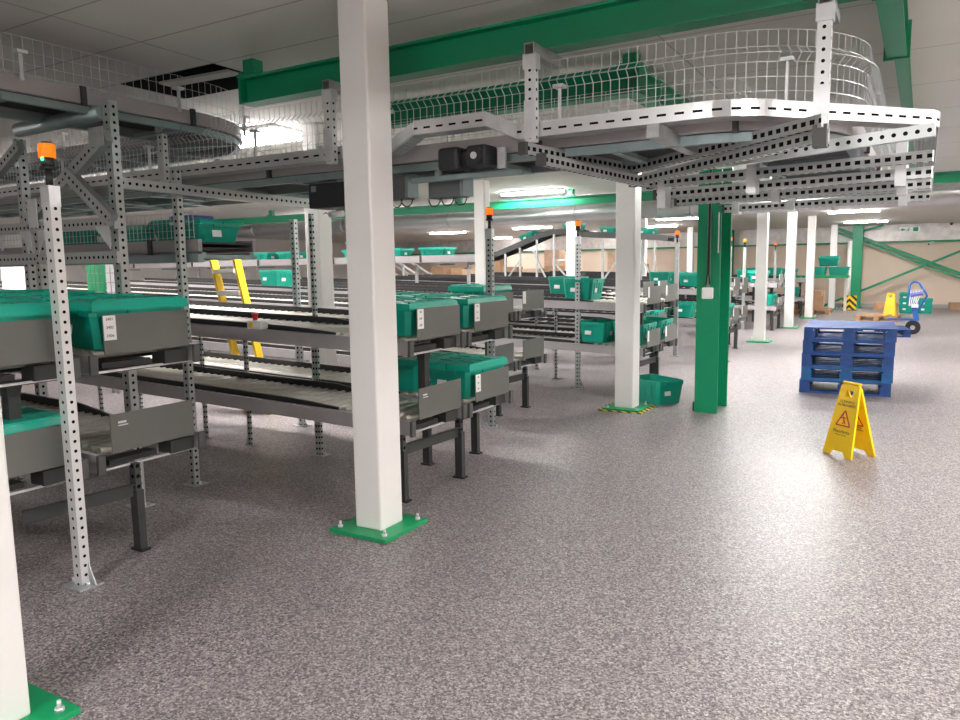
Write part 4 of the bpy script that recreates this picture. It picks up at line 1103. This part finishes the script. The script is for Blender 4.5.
# far cardboard stacks at the back of the hall
rnd = random.Random(3); kk = 0
spots = [(-16.8, 25.5), (-16.0, 25.7), (-15.3, 25.4), (-14.6, 26.2), (-13.6, 25.6), (-12.8, 25.8), (-12.0, 26.0), (-9.6, 26.3), (-8.8, 26.0)]
for x, y in spots:
    hh = 0.001; n = rnd.choice((3, 3, 4))
    for j in range(n):
        s = rnd.uniform(.45, .6); sx = rnd.uniform(.55, .72)
        carton(x+rnd.uniform(-.02, .02), y, hh, sx, .55, s, R(rnd.uniform(-3, 3)), '%s cardboard box from the floor in the %s far stack below the raised conveyor' % (ORD[j], ORD[kk]), 'cardl' if rnd.random() < .5 else 'card', 'cardboard boxes at the back of the hall')
        hh += s+.003
    kk += 1
# white stair with rails behind
t = thing('staircase', 'white-railed stairs behind the lanes right of the large white column', 'stairs', (-14.2, 18.0, 0))
for yy in (0, .65):
    for off in (.0, .45, .9):
        MB().bar((-1.2, yy, 2.0+off*.9), (2.2, yy, .25+off*.9), .04, .05 if off else .16).build('rail' if off else 'stringer', 'galvl', t)
    for k in range(4):
        f = k/3; x = -1.0+3.0*f; z = 1.9-1.545*f
        MB().bar((x, yy, z), (x, yy, z+.85), .04, .04, up=(0, 1, 0)).build('baluster', 'galvl', t)
for k in range(8):
    f = (k+.5)/8; MB().box((-1.2+3.4*f, .325, 2.0-1.75*f), (.26, .6, .03)).build('tread', 'galv', t)
# white grid boards at far left
t = None
for i, (x, m, l) in enumerate(((-11.4, 'panelw', 'white gridded board at far left, leftmost of the row'), (-10.72, 'panelw', 'white gridded board at far left, second of the row'), (-9.42, 'green_plate', 'green gridded board at far left'), (-9.0, 'panelw', 'white gridded board right of the green one at far left'))):
    t = thing('pin_board', l, 'board', (x, 6.0, 0), 0, 'gridded boards at far left')
    w = .62 if m == 'panelw' and i < 2 else .36
    MB().box((0, 0, 1.47), (w, .03, .5)).build('panel', m, t)
    g = MB()
    for k in range(1, 4): g.box((0, -.017, 1.22+.125*k), (w, .004, .006)); g.box((-w/2+w*k/4, -.017, 1.47), (.006, .004, .5))
    g.build('grid', 'cableg', t)
    for s in (-1, 1): MB().box((s*(w/2-.02), .02, .61), (.03, .03, 1.22)).build('leg', 'galv', t)

# ------------------------------------------------------------------ world, camera, look
w = bpy.data.worlds.new('W'); bpy.context.scene.world = w; w.use_nodes = True
w.node_tree.nodes['Background'].inputs[0].default_value = (.9, .95, 1, 1); w.node_tree.nodes['Background'].inputs[1].default_value = .3
cd = bpy.data.cameras.new('camera'); cam = bpy.data.objects.new('camera', cd); C.objects.link(cam)
yaw, pit, rol = R(30.55), R(7.09), R(.853)
fw = Vector((-math.sin(yaw)*math.cos(pit), math.cos(yaw)*math.cos(pit), -math.sin(pit)))
rt = Vector((math.cos(yaw), math.sin(yaw), 0)); up = rt.cross(fw)
rt2 = rt*math.cos(rol)-up*math.sin(rol); up2 = rt*math.sin(rol)+up*math.cos(rol)
mt = Matrix((rt2, up2, -fw)).transposed().to_4x4(); mt.translation = (0, 0, 1.6)
cam.matrix_world = mt
cd.sensor_width = 36; cd.lens = 747/960*36; cd.clip_end = 100; cd.clip_start = .05
S = bpy.context.scene; S.camera = cam
S.view_settings.view_transform = 'Standard'; S.view_settings.look = 'None'; S.view_settings.gamma = 1
S.view_settings.use_curve_mapping = False; S.view_settings.exposure = 1.5
try:
    S.cycles.use_denoising = True; S.cycles.max_bounces = 8; S.cycles.diffuse_bounces = 5; S.cycles.transparent_max_bounces = 16
    S.cycles.sample_clamp_indirect = 6
except Exception: pass
